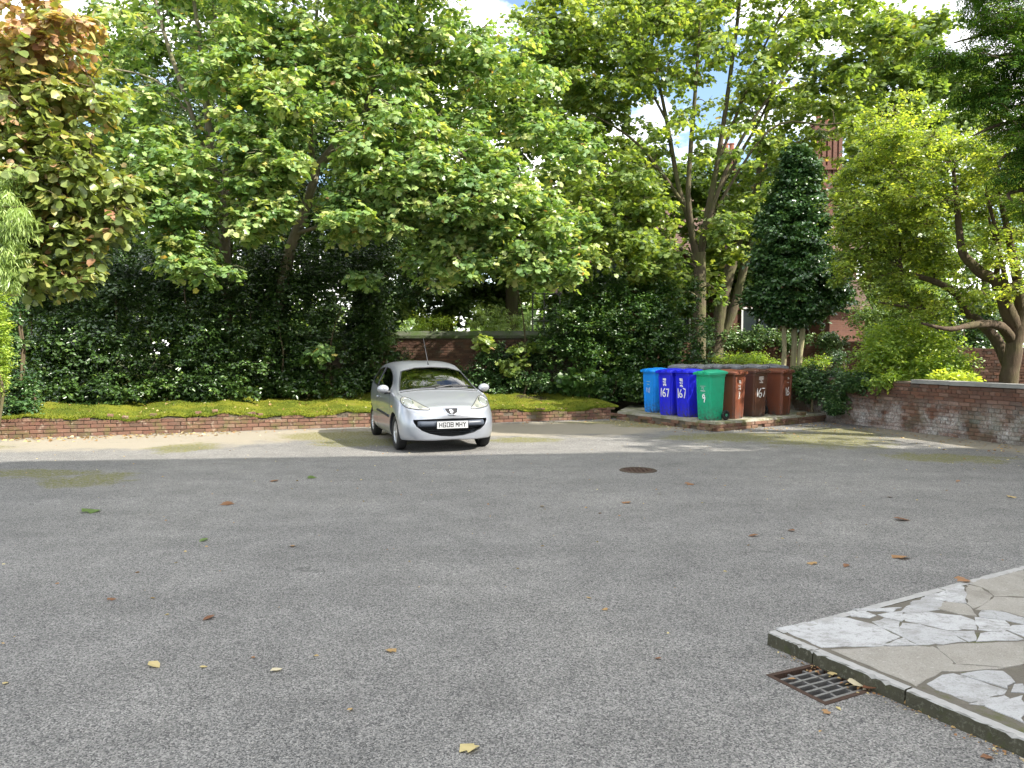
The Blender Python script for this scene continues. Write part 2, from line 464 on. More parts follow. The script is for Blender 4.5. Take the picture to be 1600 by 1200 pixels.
MAT['leaf_syc'] = leaf_mat('leaf_sycamore', [(0.0, (0.072, 0.143, 0.047)), (0.35, (0.154, 0.263, 0.082)), (0.7, (0.281, 0.376, 0.124)), (0.93, (0.428, 0.464, 0.185)), (0.965, (0.545, 0.473, 0.144)), (1.0, (0.472, 0.246, 0.144))])
MAT['leaf_big'] = leaf_mat('leaf_big_sycamore', [(0.0, (0.073, 0.130, 0.036)), (0.4, (0.152, 0.227, 0.058)), (0.75, (0.245, 0.323, 0.081)), (0.96, (0.344, 0.399, 0.108)), (1.0, (0.371, 0.247, 0.118))], 0.45)
MAT['leaf_hazel'] = leaf_mat('leaf_round', [(0.0, (0.090, 0.132, 0.030)), (0.4, (0.202, 0.257, 0.068)), (0.62, (0.337, 0.350, 0.112)), (0.72, (0.419, 0.311, 0.112)), (0.85, (0.419, 0.271, 0.150)), (1.0, (0.283, 0.139, 0.082))], 0.3)
MAT['leaf_willow'] = leaf_mat('leaf_willow', [(0.0, (0.152, 0.239, 0.057)), (0.6, (0.281, 0.391, 0.106)), (1.0, (0.398, 0.504, 0.154))], 0.35)
MAT['leaf_dark'] = leaf_mat('leaf_dark_gloss', [(0.0, (0.018, 0.041, 0.011)), (0.5, (0.040, 0.082, 0.018)), (0.9, (0.078, 0.143, 0.032)), (1.0, (0.175, 0.248, 0.051))], 0.14, 0.28, 0.6)
MAT['leaf_holly'] = leaf_mat('leaf_holly', [(0.0, (0.021, 0.055, 0.018)), (0.6, (0.047, 0.107, 0.029)), (0.92, (0.085, 0.163, 0.043)), (1.0, (0.203, 0.276, 0.072))], 0.12, 0.28, 0.6)
MAT['leaf_shrub'] = leaf_mat('leaf_shrub', [(0.0, (0.023, 0.061, 0.013)), (0.5, (0.046, 0.107, 0.021)), (0.9, (0.098, 0.169, 0.034)), (1.0, (0.184, 0.251, 0.058))], 0.28)
MAT['leaf_lime'] = leaf_mat('leaf_light', [(0.0, (0.144, 0.238, 0.040)), (0.5, (0.272, 0.387, 0.066)), (0.9, (0.429, 0.522, 0.092)), (1.0, (0.573, 0.585, 0.092))], 0.45)
MAT['leaf_maple'] = leaf_mat('leaf_small', [(0.0, (0.100, 0.166, 0.035)), (0.5, (0.226, 0.306, 0.061)), (0.9, (0.378, 0.447, 0.091)), (1.0, (0.537, 0.525, 0.131))], 0.5)
MAT['leaf_conifer'] = leaf_mat('leaf_conifer', [(0.0, (0.031, 0.083, 0.015)), (0.6, (0.075, 0.164, 0.022)), (1.0, (0.191, 0.288, 0.035))], 0.2, 0.7, 0.12)
MAT['leaf_ivy'] = leaf_mat('leaf_ivy', [(0.0, (0.024, 0.060, 0.022)), (0.5, (0.053, 0.118, 0.032)), (0.9, (0.113, 0.187, 0.060)), (1.0, (0.226, 0.284, 0.106))], 0.18, 0.32, 0.55)
MAT['leaf_far'] = leaf_mat('leaf_far', [(0.0, (0.066, 0.121, 0.031)), (0.5, (0.131, 0.206, 0.056)), (1.0, (0.241, 0.326, 0.100))], 0.4)
MAT['leaf_dead'] = leaf_mat('leaf_dead', [(0.0, (0.14, 0.06, 0.03)), (0.3, (0.25, 0.13, 0.06)), (0.6, (0.36, 0.24, 0.10)), (0.85, (0.46, 0.38, 0.18)), (1.0, (0.52, 0.46, 0.32))], 0.15, 0.6, 0.3)
MAT['grass'] = leaf_mat('grass_blade', [(0.0, (0.06, 0.10, 0.012)), (0.5, (0.13, 0.17, 0.018)), (1.0, (0.23, 0.23, 0.04))], 0.3, 0.6, 0.2)
# ------------------------------------------------------------------ leaves
def norm(a):
    return a / (np.linalg.norm(a, axis=-1, keepdims=True) + 1e-9)

def T_lobed():
    half = [(0, 0), (0.43, 0.10), (0.27, 0.33), (0.54, 0.56), (0, 1.0)]
    v = [(x, y, -0.30 * abs(x) - 0.22 * y * y) for x, y in half]
    v += [(-x, y, z) for x, y, z in v[1:-1]]
    return np.array(v), [(0, 1, 2, 3, 4), (4, 7, 6, 5, 0)]
def T_oval(w=0.32, droop=0.25, fold=0.35):
    v = [(0, 0, 0), (w, 0.35, 0), (w * .75, 0.7, 0), (0, 1, 0), (-w * .75, 0.7, 0), (-w, 0.35, 0)]
    v = [(x, y, z + fold * abs(x) - droop * y * y) for x, y, z in v]
    return np.array(v), [(0, 1, 2, 3), (0, 3, 4, 5)]
def T_round():
    v = [(0, 0, 0), (.34, .12, 0), (.5, .42, 0), (.36, .78, 0), (0, 1.0, 0), (-.36, .78, 0), (-.5, .42, 0), (-.34, .12, 0)]
    v = [(x, y, 0.22 * abs(x) - 0.22 * y * y) for x, y, z in v]
    return np.array(v), [(0, 1, 2, 3, 4), (0, 4, 5, 6, 7)]
def T_quad(w=0.4):
    v = [(0, 0, 0), (w, 0.5, .1), (0, 1, -.1), (-w, 0.5, .1)]
    return np.array(v), [(0, 1, 2, 3)]
def T_strip(w=0.07):
    v = [(0, 0, 0), (w, 0.4, -.06), (0, 1, -.35), (-w, 0.4, -.06)]
    return np.array(v), [(0, 1, 2, 3)]
def T_spray():
    """a flat conifer spray: a rib with side needles"""
    v, f = [], []
    for i in range(3):
        y = i * 0.3; L = 0.46 * (1 - 0.2 * i)
        for s in (1, -1):
            b = len(v)
            v += [(0, y, -0.2 * y * y), (s * L, y + 0.22, -0.12 - 0.2 * y * y), (s * 0.02, y + 0.13, -0.2 * y * y)]
            f.append((b, b + 1, b + 2) if s > 0 else (b + 2, b + 1, b))
    return np.array(v), f

TL, TO, TR, TQ, TS, TC = T_lobed(), T_oval(), T_round(), T_quad(), T_strip(), T_spray()
TON = T_oval(0.24, 0.15, 0.3)
TD = (np.array([(0, 0, 0), (.36, .5, .12), (0, 1, -.12), (-.36, .5, .12)]), [(0, 1, 2), (0, 2, 3)])

def leaf_mesh(name, P, D, N, S, tint, tmpl):
    tv, tf = tmpl
    n, k = len(P), len(tv)
    y = norm(D)
    z = norm(N - y * np.sum(N * y, axis=1, keepdims=True))
    x = np.cross(y, z)
    S = np.broadcast_to(np.asarray(S, float).reshape(-1, 1), (n, 1))
    V = P[:, None, :] + S[:, :, None] * (tv[None, :, 0:1] * x[:, None, :] + tv[None, :, 1:2] * y[:, None, :] + tv[None, :, 2:3] * z[:, None, :])
    V = V.reshape(-1, 3).astype(np.float32)
    lv = np.concatenate([np.array(f) for f in tf])
    ls = np.array([len(f) for f in tf])
    loops = (np.arange(n)[:, None] * k + lv[None, :]).ravel()
    tot = np.tile(ls, n)
    start = np.concatenate([[0], np.cumsum(tot)[:-1]])
    me = bpy.data.meshes.new(name)
    me.vertices.add(n * k); me.loops.add(len(loops)); me.polygons.add(len(tot))
    me.vertices.foreach_set('co', V.ravel())
    me.loops.foreach_set('vertex_index', loops.astype(np.int32))
    me.polygons.foreach_set('loop_start', start.astype(np.int32))
    try: me.polygons.foreach_set('loop_total', tot.astype(np.int32))
    except Exception: pass
    at_ = me.attributes.new('tint', 'FLOAT', 'POINT')
    at_.data.foreach_set('value', np.repeat(np.clip(tint, 0, 1), k).astype(np.float32))
    me.update(calc_edges=True)
    return me

def rdirs(n, zs=1.0, zmin=-1.0):
    d = norm(rng.normal(size=(n * 3 + 20, 3)))
    d = d[d[:, 2] >= zmin][:n] * np.array([1, 1, zs])
    return d

class Leaves:
    def __init__(s): s.P, s.D, s.N, s.S, s.T = [], [], [], [], []
    def add(s, P, D, N, S, T):
        s.P.append(P); s.D.append(D); s.N.append(N); s.S.append(np.broadcast_to(S, (len(P),))); s.T.append(T)
    def mesh(s, name, tmpl):
        return leaf_mesh(name, np.concatenate(s.P), np.concatenate(s.D), np.concatenate(s.N), np.concatenate(s.S), np.concatenate(s.T), tmpl)
    def count(s): return sum(len(p) for p in s.P)

def twigs(L, C, Rad, ntw, nlf, size, droop=0.25, upn=0.9, tint=(0.45, 0.22), spread=0.9, sink=0.3, ctint=None, flat=0.55, out=0.5):
    """leaf sprays round cluster centres C (k,3) with radii Rad (k,3): twigs run outward, leaves sit left and right along them"""
    k = len(C)
    d = norm(rng.normal(size=(k, ntw, 3)) * np.array([1, 1, flat]))
    u = rng.uniform(0.45, 1.0, (k, ntw, 1)) ** 0.6
    tip = C[:, None, :] + d * u * Rad[:, None, :]
    base = C[:, None, :] + d * 0.12 * Rad[:, None, :] - np.array([0, 0, 0.18]) * Rad[:, None, 2:3]
    t = (np.linspace(0.3, 1.0, nlf)[None, None, :, None] + rng.normal(0, 0.05, (k, ntw, nlf, 1))).clip(0.05, 1.08)
    ax = tip - base
    ln = np.linalg.norm(ax, axis=-1, keepdims=True)
    pos = base[:, :, None, :] + ax[:, :, None, :] * t
    pos[..., 2] -= (t[..., 0] ** 2) * droop * ln[:, :, None, 0]
    a = norm(ax)
    side = norm(np.cross(a, np.array([0, 0, 1.0])))[:, :, None, :] * np.where(np.arange(nlf) % 2 == 0, 1, -1)[None, None, :, None]
    D = 0.55 * a[:, :, None, :] + side * spread + rng.normal(0, 0.35, pos.shape) + np.array([0, 0, -sink])
    Nn = np.array([0, 0, upn]) + out * d[:, :, None, :] + rng.normal(0, 0.42, pos.shape)
    sz = size * rng.uniform(0.6, 1.2, pos.shape[:3])
    D = norm(D)
    pos = pos + D * (0.22 * sz[..., None]) + rng.normal(0, 0.02, pos.shape)
    tw = rng.normal(0, tint[1] * 0.6, (k, ntw, 1))
    c0 = (np.full(k, tint[0]) if ctint is None else np.asarray(ctint))[:, None, None] + rng.normal(0, tint[1] * 0.5, (k, 1, 1))
    T = c0 + tw + rng.normal(0, tint[1] * 0.7, pos.shape[:3])
    T = np.clip(T, 0, 0.93)
    old = rng.random(pos.shape[:3]) < 0.015
    T = np.where(old, rng.uniform(0.94, 1.0, T.shape), T)
    L.add(pos.reshape(-1, 3), D.reshape(-1, 3), Nn.reshape(-1, 3), sz.ravel(), T.ravel())
    return tip.reshape(-1, 3), base.reshape(-1, 3)

AVOID = []      # lines of sight kept open so that stems show: (x0, y0, x1, y1, half width) in photo pixels
def blocked(px, py):
    for x0, y0, x1, y1, w in AVOID:
        dx, dy = x1 - x0, y1 - y0; t = max(0, min(1, ((px - x0) * dx + (py - y0) * dy) / (dx * dx + dy * dy)))
        if math.hypot(px - x0 - t * dx, py - y0 - t * dy) < w: return True
    return False
def crown_points(regions, dens=1.0):
    """regions in photo pixels: (cx, cy, rx, ry, depth Y, depth radius, number, cluster radius in m)"""
    C, Rr = [], []
    for (cx, cy, rx, ry, Y, ry_m, n, cr) in regions:
        n = int(round(n * dens))
        p = norm(rng.normal(size=(n, 3))) * (rng.uniform(0, 1, (n, 1)) ** 0.42)
        for q in p:
            if AVOID and blocked(cx + q[0] * rx, cy + q[1] * ry): continue
            C.append(at(cx + q[0] * rx, cy + q[1] * ry, Y + q[2] * ry_m))
            s = cr * random.uniform(0.55, 1.35)
            Rr.append((s, s, s * random.uniform(0.5, 0.85)))
    return np.array(C), np.array(Rr)

def branch_to(mb, skel, C, r0=0.05, wob=0.12, n=5, below=True):
    """a curved branch from the nearest fitting skeleton point to the cluster centre"""
    S = np.array([s[0] for s in skel]); rad = np.array([s[1] for s in skel])
    dv = C - S
    dist = np.linalg.norm(dv, axis=1)
    cost = dist + np.where(dv[:, 2] < -0.2 if below else dv[:, 2] < -5, 2.5, 0)
    i = int(np.argmin(cost))
    a, L = S[i], dist[i]
    r = min(rad[i] * 0.62, 0.018 + 0.011 * L)
    pts, rr = [], []
    o = rng.normal(0, wob * L * 0.35, 3)
    for k in range(n + 1):
        t = k / n
        p = a + (C - a) * t + o * math.sin(math.pi * t) + np.array([0, 0, 0.14 * L * math.sin(math.pi * t)])
        pts.append(p); rr.append(r * (1 - 0.8 * t))
    mb.tube(pts, rr, 5, caps=False)
    for p, q in zip(pts[1:], rr[1:]): skel.append((p, q))
    return pts[-1]

def limb(mb, skel, pl, wob=0.03, sides=9, flare=False):
    """pl: list of (px, py, Y, radius) -> smoothed, slightly crooked tapering tube"""
    P = np.array([at(a, b, c) for a, b, c, _ in pl]); rr = np.array([r for *_, r in pl])
    n = max(6, len(pl) * 4)
    ts = np.linspace(0, len(pl) - 1, n); out, ro = [], []
    for t in ts:
        i = min(int(t), len(pl) - 2); f = t - i
        p0, p1, p2, p3 = P[max(i - 1, 0)], P[i], P[i + 1], P[min(i + 2, len(pl) - 1)]
        q = 0.5 * ((2 * p1) + (-p0 + p2) * f + (2 * p0 - 5 * p1 + 4 * p2 - p3) * f * f + (-p0 + 3 * p1 - 3 * p2 + p3) * f ** 3)
        r = rr[i] * (1 - f) + rr[i + 1] * f
        out.append(q + rng.normal(0, wob * max(r, 0.05), 3)); ro.append(r * random.uniform(0.95, 1.05))
    if flare: ro[0] *= 1.35; ro[1] *= 1.1
    mb.tube(out, ro, sides, caps=False)
    for p, r in zip(out, ro): skel.append((p, r))

def twig_lines(mb, tips, bases, every=2, r=0.006):
    for i in range(0, len(tips), every):
        m = (tips[i] + bases[i]) / 2 + np.array([0, 0, 0.03])
        e = tips[i] - np.array([0, 0, 0.15 * np.linalg.norm(tips[i] - bases[i])])
        mb.tube([bases[i], m, e], [r * 1.4, r, r * 0.5], 3, caps=False)

def single_leaves(L, n, tmpl, leaf, root, inv):
    """the leaves that show largest, each an object of its own"""
    P, D, N, S, T = (np.concatenate(a) for a in (L.P, L.D, L.N, L.S, L.T))
    px = 800 + FPX * P[:, 0] / P[:, 1]; py = 550 - FPX * (P[:, 2] - CAMZ) / P[:, 1]
    vis = (px > 5) & (px < 1595) & (py > 5)
    score = np.where(vis, np.linalg.norm(P - np.array([0, 0, CAMZ]), axis=1) / S, 1e9)
    idx = np.argsort(score)[:n]
    tv, tf = tmpl
    meshes = []
    for k in range(8):
        me = bpy.data.meshes.new('leaf'); me.from_pydata([tuple(v) for v in tv], [], tf)
        t_ = float(np.quantile(T[idx], (k + .5) / 8))
        a = me.attributes.new('tint', 'FLOAT', 'POINT'); a.data.foreach_set('value', [t_] * len(tv)); me.materials.append(MAT[leaf]); meshes.append((t_, me))
    for i in idx:
        y = D[i] / np.linalg.norm(D[i]); z = N[i] - y * np.dot(N[i], y); z /= np.linalg.norm(z) + 1e-9; x = np.cross(y, z)
        me = min(meshes, key=lambda q: abs(q[0] - T[i]))[1]
        o = obj('leaf', me, None, root)
        M = Matrix([[x[r] * S[i], y[r] * S[i], z[r] * S[i], P[i][r] + inv[r]] for r in range(3)] + [[0, 0, 0, 1]])
        o.matrix_local = M
    keep = np.ones(len(P), bool); keep[idx] = False
    L.P, L.D, L.N, L.S, L.T = [P[keep]], [D[keep]], [N[keep]], [S[keep]], [T[keep]]

def tree(name, label, cat, base, limbs, regions, leaf, tmpl, bark, ntw, nlf, size, group=None, droop=0.25, tint=(0.45, 0.22), ctint=None,
         extra=None, twig_every=2, flat=0.55, upn=0.9, sink=0.3, sides=9, flare=True, below=True, dens=1.0, pieces=0):
    root = thing(name, label, cat, tuple(base), group=group)
    inv = -np.asarray(base, float)
    mb = MB(); skel = []
    for l in limbs: limb(mb, skel, l, sides=sides, flare=flare and l is limbs[0])
    C, Rr = crown_points(regions, dens)
    order = np.argsort([np.min([np.linalg.norm(c - s[0]) for s in skel]) for c in C]) if skel else []
    for i in order: branch_to(mb, skel, C[i], below=below)
    L = Leaves()
    ct = None if ctint is None else np.array([ctint(c) for c in C])
    tips, bases = twigs(L, C, Rr, ntw, nlf, size, droop, upn, tint, sink=sink, ctint=ct, flat=flat)
    if twig_every: twig_lines(mb, tips, bases, twig_every)
    if extra: extra(L)
    mb.v = [(v[0] + inv[0], v[1] + inv[1], v[2] + inv[2]) for v in mb.v]
    mb.build('trunk', MAT[bark], root, smooth=True)
    if pieces: single_leaves(L, pieces, tmpl, leaf, root, inv)
    L.P = [p + inv for p in L.P]
    obj('crown', L.mesh('crown', tmpl), MAT[leaf], root, kind='stuff')
    return root

def bush(name, label, cat, regions, leaf, tmpl, ntw, nlf, size, group=None, stems=5, base_z=0.0, tint=(0.45, 0.25), flat=0.8, droop=0.15, upn=0.7, sink=0.2, kids=True, bark='twig', dens=1.0):
    C, Rr = crown_points(regions, dens)
    Rr = Rr * np.array([1, 1, 1.5])
    bx, by = C[:, 0].mean(), C[:, 1].mean()
    base = np.array([bx, by, base_z])
    root = thing(name, label, cat, tuple(base), group=group)
    L = Leaves()
    twigs(L, C, Rr, ntw, nlf, size, droop, upn, tint, flat=flat, sink=sink)
    L.P = [np.concatenate([p[:, :2], np.maximum(p[:, 2:], base_z + 0.02)], axis=1) - base for p in L.P]
    obj('foliage', L.mesh('foliage', tmpl), MAT[leaf], root, kind='stuff')
    for i in rng.choice(len(C), min(stems, len(C)), replace=False):
        c = C[i] - base
        g = np.array([c[0] * 0.75, c[1] * 0.75, 0])
        mb = MB(); mb.tube([g, g * 0.4 + c * 0.6 + np.array([0.1, 0, 0]), c], [0.035, 0.025, 0.008], 5, caps=False)
        mb.build('stem', MAT[bark], root, smooth=True)
    return root
# ------------------------------------------------------------------ ground
GRATE = [on(1197, 1055, 0), on(1274, 1037, 0), on(1375, 1076, 0), on(1290, 1102, 0)]   # corners of the gully in the asphalt
GRATE = [(p[0], p[1]) for p in GRATE]
def sheet(name, outer, hole, z, mat, **props):
    polys = [[Vector((x, y, 0)) for x, y in outer], [Vector((x, y, 0)) for x, y in reversed(hole)]]
    tris = tessellate_polygon(polys)
    vs = [(x, y, z) for x, y in outer] + [(x, y, z) for x, y in reversed(hole)]
    me = bpy.data.meshes.new(name); me.from_pydata(vs, [], tris)
    bm = bmesh.new(); bm.from_mesh(me); bmesh.ops.recalc_face_normals(bm, faces=bm.faces)
    for f in bm.faces:
        if f.normal.z < 0: f.normal_flip()
    bm.to_mesh(me); bm.free()
    return obj(name, me, MAT[mat], **props)
sheet('ground', [(-300, -300), (300, -300), (300, 300), (-300, 300)], GRATE, -0.02, 'soil', kind='structure')
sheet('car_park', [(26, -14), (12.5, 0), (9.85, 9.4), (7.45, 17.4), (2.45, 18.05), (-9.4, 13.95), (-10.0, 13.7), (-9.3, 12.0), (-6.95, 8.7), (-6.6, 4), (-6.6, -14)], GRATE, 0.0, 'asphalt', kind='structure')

# ------------------------------------------------------------------ bricks
def brick_variants(lx, ly=0.10, lz=0.065, n=5, j=0.004):
    out = []
    for i in range(n):
        mb = MB(); b = 0.006
        x, y, z = lx / 2, ly / 2, lz / 2
        def J(): return random.uniform(-j, j)
        # front face bevelled: eight front points, four at the back
        fr = [(-x + b + J(), -y, -z + b), (x - b + J(), -y, -z + b + J()), (x - b, -y + J(), z - b + J()), (-x + b + J(), -y, z - b)]
        md = [(-x, -y + b, -z), (x + J(), -y + b, -z + J()), (x, -y + b + J(), z), (-x + J(), -y + b, z + J())]
        bk = [(-x, y, -z), (x, y, -z), (x, y, z), (-x, y, z)]
        mb.add(fr + md + bk, [(0, 1, 2, 3)] + [(4 + k, 4 + (k + 1) % 4, (k + 1) % 4, k) for k in range(4)] + [(8 + k, 8 + (k + 1) % 4, 4 + (k + 1) % 4, 4 + k) for k in range(4)] + [(11, 10, 9, 8)])
        out.append(mb.mesh('brick'))
    return out

BRK = {}
def brick_set(mat, lx=0.215):
    k = (mat, lx)
    if k not in BRK:
        BRK[k] = brick_variants(lx)
        for me in BRK[k]: me.materials.append(MAT[mat])
    return BRK[k]

def brick_face(root, length, z0, courses, mat, skip=None, header_every=0, joint=0.010, limit=300, y=0.0, prefer=None, cz=0.075, jit=0.003):
    """lays the face of a wall in the local x-z plane of ROOT, each brick an object of its own"""
    spots = []
    for c in range(courses):
        head = header_every and c % header_every == header_every - 1
        lx = 0.1025 if head else 0.215
        s = -(0.056 if head else (0.1125 if c % 2 else 0.0)) + lx / 2
        while s < length:
            if not (skip and skip(s, c)):
                spots.append((s, z0 + c * cz + 0.0325, lx))
            s += lx + joint
    if prefer: spots.sort(key=lambda q: prefer(q[0], q[1]))
    rest = MB()
    for i, (s, z, lx) in enumerate(spots):
        dy = y + random.uniform(-jit, jit)
        rot = random.gauss(0, 0.008)
        if i < limit:
            o = obj('brick', random.choice(brick_set(mat, lx)), None, root)
            o.location = (s, dy + 0.042, z + random.uniform(-.0015, .0015)); o.rotation_euler = (random.gauss(0, .006), rot, random.gauss(0, .012))
        else:
            rest.box((s, dy + 0.042, z), (lx, 0.10, 0.065), jit=0.003)
    if rest.v: rest.build('brickwork', MAT[mat], root, kind='stuff')

def run_thing(name, label, cat, A, B):
    A, B = np.array(A, float), np.array(B, float)
    d = B - A
    return thing(name, label, cat, (A[0], A[1], 0), math.atan2(d[1], d[0])), float(np.linalg.norm(d))

def core(root, x0, x1, y0, y1, z0, ztop, mat, name='mortar_core'):
    """mortar behind the face bricks, with a ragged top given by ztop(x)"""
    mb = MB(); n = max(2, int((x1 - x0) / 0.12))
    xs = np.linspace(x0, x1, n)
    for i in range(n):
        z = ztop(xs[i])
        mb.v += [(xs[i], y0, z0), (xs[i], y0, z), (xs[i], y1, z), (xs[i], y1, z0)]
    for i in range(n - 1):
        a = i * 4
        mb.f += [(a, a + 4, a + 5, a + 1), (a + 1, a + 5, a + 6, a + 2), (a + 2, a + 6, a + 7, a + 3), (a + 3, a + 7, a + 4, a)]
    mb.f += [(0, 1, 2, 3), tuple((n - 1) * 4 + k for k in (3, 2, 1, 0))]
    mb.mi = [0] * len(mb.f)
    return mb.build(name, MAT[mat], root)

# low retaining wall in front of the lawn
LA, LB = (-10.6, 13.30), (2.37, 17.80)
low, lowlen = run_thing('retaining_wall', 'low crumbling red brick retaining wall along the front of the mossy lawn', 'wall', LA, LB)
_ph = rng.uniform(0, 6.28, 6)
def low_top(s):
    b = 0.385 - 0.115 * (s / lowlen)
    return b + 0.03 * math.sin(2.1 * s + _ph[0]) + 0.025 * math.sin(5.3 * s + _ph[1]) + 0.012 * math.sin(13 * s + _ph[2])
def low_skip(s, c):
    z = c * 0.075 + 0.065
    return z > low_top(s) - 0.015 + (0.05 if random.random() < 0.15 else 0) or random.random() < (0.02 if c < 2 else 0.10)
brick_face(low, lowlen, 0.0, 5, 'brick_red', low_skip, limit=300)
core(low, 0, lowlen, 0.012, 0.22, 0.0, lambda s: low_top(s) - 0.05, 'mortar')
# bricks standing on end along the broken top, each loose
for k, (px, py, what) in enumerate([(160, 656, 'single brick end above the wall nearest the ivy'), (412, 656, 'squared brick end sticking out of moss behind the pair'), (395, 652, 'upright brick left in the pair on the wall top beside the car'),
                                    (406, 652, 'upright brick right in the pair on the wall top beside the car'), (300, 658, 'crumbled mortar covered brick lying on the wall top'), (330, 656, 'pale broken brick tilted on the wall top'),
                                    (150, 654, 'red brick end poking from the moss'), (185, 655, 'small red brick end standing alone in moss'), (228, 656, 'dark red brick end on the wall')]):
    if k in (1, 6): continue
    p = on(px, py, 0.36 - 0.01 * k * 0)
    s = (p[0] - LA[0]) * math.cos(low.rotation_euler.z) + (p[1] - LA[1]) * math.sin(low.rotation_euler.z)
    o = obj('brick', random.choice(brick_set('brick_red', 0.1025)), None, low)
    o.location = (s, 0.06, low_top(s) + 0.022); o.rotation_euler = (random.gauss(0, .1), random.gauss(0, .1), random.gauss(0, .25))

def low_local(x, y):
    a = low.rotation_euler.z
    return ((x - LA[0]) * math.cos(a) + (y - LA[1]) * math.sin(a), -(x - LA[0]) * math.sin(a) + (y - LA[1]) * math.cos(a))
# lawn: mossy ground that rises behind the wall and hangs over its broken edge
def vnoise(x, y, s=1.0):
    return (math.sin(1.7 * x * s + 2.3 * math.sin(0.9 * y * s)) + math.sin(2.9 * y * s + 1.1 * math.sin(2.1 * x * s)) + 0.5 * math.sin(6.1 * x * s + 4.7 * y * s)) / 2.5
def lawn_z(s, v):
    return low_top(min(max(s, 0), lowlen)) + 0.008 + 0.070 * v + 0.009 * vnoise(s, v, .8) + 0.003 * vnoise(s, v, 6)
mb = MB(); ns, nv = 240, 40
vv = [-0.03, 0.0, 0.03, 0.08] + list(np.linspace(0.15, 8.5, nv - 4))
for i in range(ns):
    s = -3.0 + (lowlen + 3.2) * i / (ns - 1)
    over = max(0, vnoise(s, 3.1, 1.3)) * 0.018 + max(0, vnoise(s, 7.7, 3.5)) * 0.012 + random.uniform(0, .004)
    for j, v in enumerate(vv):
        z = lawn_z(s, v)
        if j == 0: z -= 0.03 + over * 1.3; v = -0.015 - over * 0.25
        elif j == 1: z -= 0.008 + over * 0.2; v = -0.012 - over * 0.2
        mb.v.append((s, v, z))
for i in range(ns - 1):
    for j in range(nv - 1):
        a = i * nv + j
        mb.f.append((a, a + nv, a + nv + 1, a + 1)); mb.mi.append(0)
lawn = mb.build('lawn', MAT['lawn'], None, smooth=True, kind='structure')
lawn.location = low.location; lawn.rotation_euler = low.rotation_euler
# blades of grass and moss tufts on it
n = 42000
s_ = rng.uniform(-0.5, lowlen, n); v_ = np.abs(rng.normal(0, 2.6, n)) - 0.05
dn = np.array([vnoise(a, b, 1.6) for a, b in zip(s_[:n], v_[:n])])
keep = rng.random(n) < 0.45 + 0.5 * dn
s_, v_ = s_[keep], v_[keep]; m_ = len(s_)
P = np.stack([s_, v_, np.array([lawn_z(a, max(b, 0)) for a, b in zip(s_, v_)]) - 0.004], 1)
D = np.stack([rng.normal(0, .6, m_), rng.normal(0, .6, m_), rng.uniform(.5, 1.2, m_)], 1)
ne = 5200; se = rng.uniform(0, lowlen, ne); ve = rng.normal(-.012, .02, ne)
P = np.concatenate([P, np.stack([se, ve, [low_top(a) + .006 - max(0, -b) * .8 for a, b in zip(se, ve)]], 1)])
D = np.concatenate([D, np.stack([rng.normal(0, .7, ne), rng.uniform(-1.3, .1, ne), rng.normal(.1, .7, ne)], 1)]); m_ += ne
gr = obj('grass', leaf_mesh('grass', P, D, rng.normal(size=(m_, 3)), rng.uniform(.018, .05, m_), rng.normal(.45, .25, m_), T_strip(0.16)), MAT['grass'], kind='stuff')
gr.location = low.location; gr.rotation_euler = low.rotation_euler

# bin platform: brick edging round a mossy concrete slab
PL = [(2.5, 17.7), (4.1, 14.9), (7.33, 17.25), (6.6, 20.0), (3.2, 20.0)]
pf = thing('bin_platform', 'raised brick edged platform with mossy concrete top under the wheelie bins', 'platform', (4.1, 14.9, 0))
def loc2(pts, o=(4.1, 14.9)): return [(x - o[0], y - o[1]) for x, y in pts]
mb = MB()
edge = []
for a, b in zip(PL, PL[1:] + PL[:1]):
    for t in np.linspace(0, 1, 14)[:-1]:
        j = 0.012
        edge.append((a[0] + (b[0] - a[0]) * t + random.uniform(-j, j), a[1] + (b[1] - a[1]) * t + random.uniform(-j, j)))
mb.prism(loc2(edge), 0.142, 0.185, 0, 0.004)
mb.build('concrete_slab', MAT['platform'], pf)
inner = [(x + (4.6 - x) * 0.02, y + (17.3 - y) * 0.02) for x, y in PL]
mb = MB(); mb.prism(loc2(inner), 0.0, 0.142); mb.build('mortar_core', MAT['mortar'], pf)
for (A, B, sk) in ((PL[0], PL[1], 0.30), (PL[1], PL[2], 0.03)):
    holder_a = math.atan2(B[1] - A[1], B[0] - A[0]); ln = math.hypot(B[0] - A[0], B[1] - A[1])
    for c in range(2):
        s = 0.11 - (0.11 if c else 0)
        while s < ln - 0.1:
            if random.random() > sk:
                o = obj('brick', random.choice(brick_set('brick_red', 0.215)), None, pf)
                yy = random.uniform(-.006, .006) + 0.03
                o.location = (A[0] - 4.1 + s * math.cos(holder_a) - yy * math.sin(holder_a), A[1] - 14.9 + s * math.sin(holder_a) + yy * math.cos(holder_a), c * 0.071 + 0.035)
                o.rotation_euler = (0, random.gauss(0, .015), holder_a + random.gauss(0, .02))
            s += 0.224
for k, (px, py, lab) in enumerate([(1252, 646, 'loose perforated brick leaning at the right end of the bin platform'), (1268, 641, 'middle loose brick on the right end of the bin platform'), (1284, 636, 'loose brick at the foot of the garden wall, on the bin platform')]):
    p = on(px, py, 0.22)
    o = obj('loose_brick', random.choice(brick_set('brick_red', 0.215)), None)
    o.location = (p[0], p[1], 0.219); o.rotation_euler = (0, 0, 0.6 + 0.2 * k); o['label'] = lab; o['category'] = 'brick'

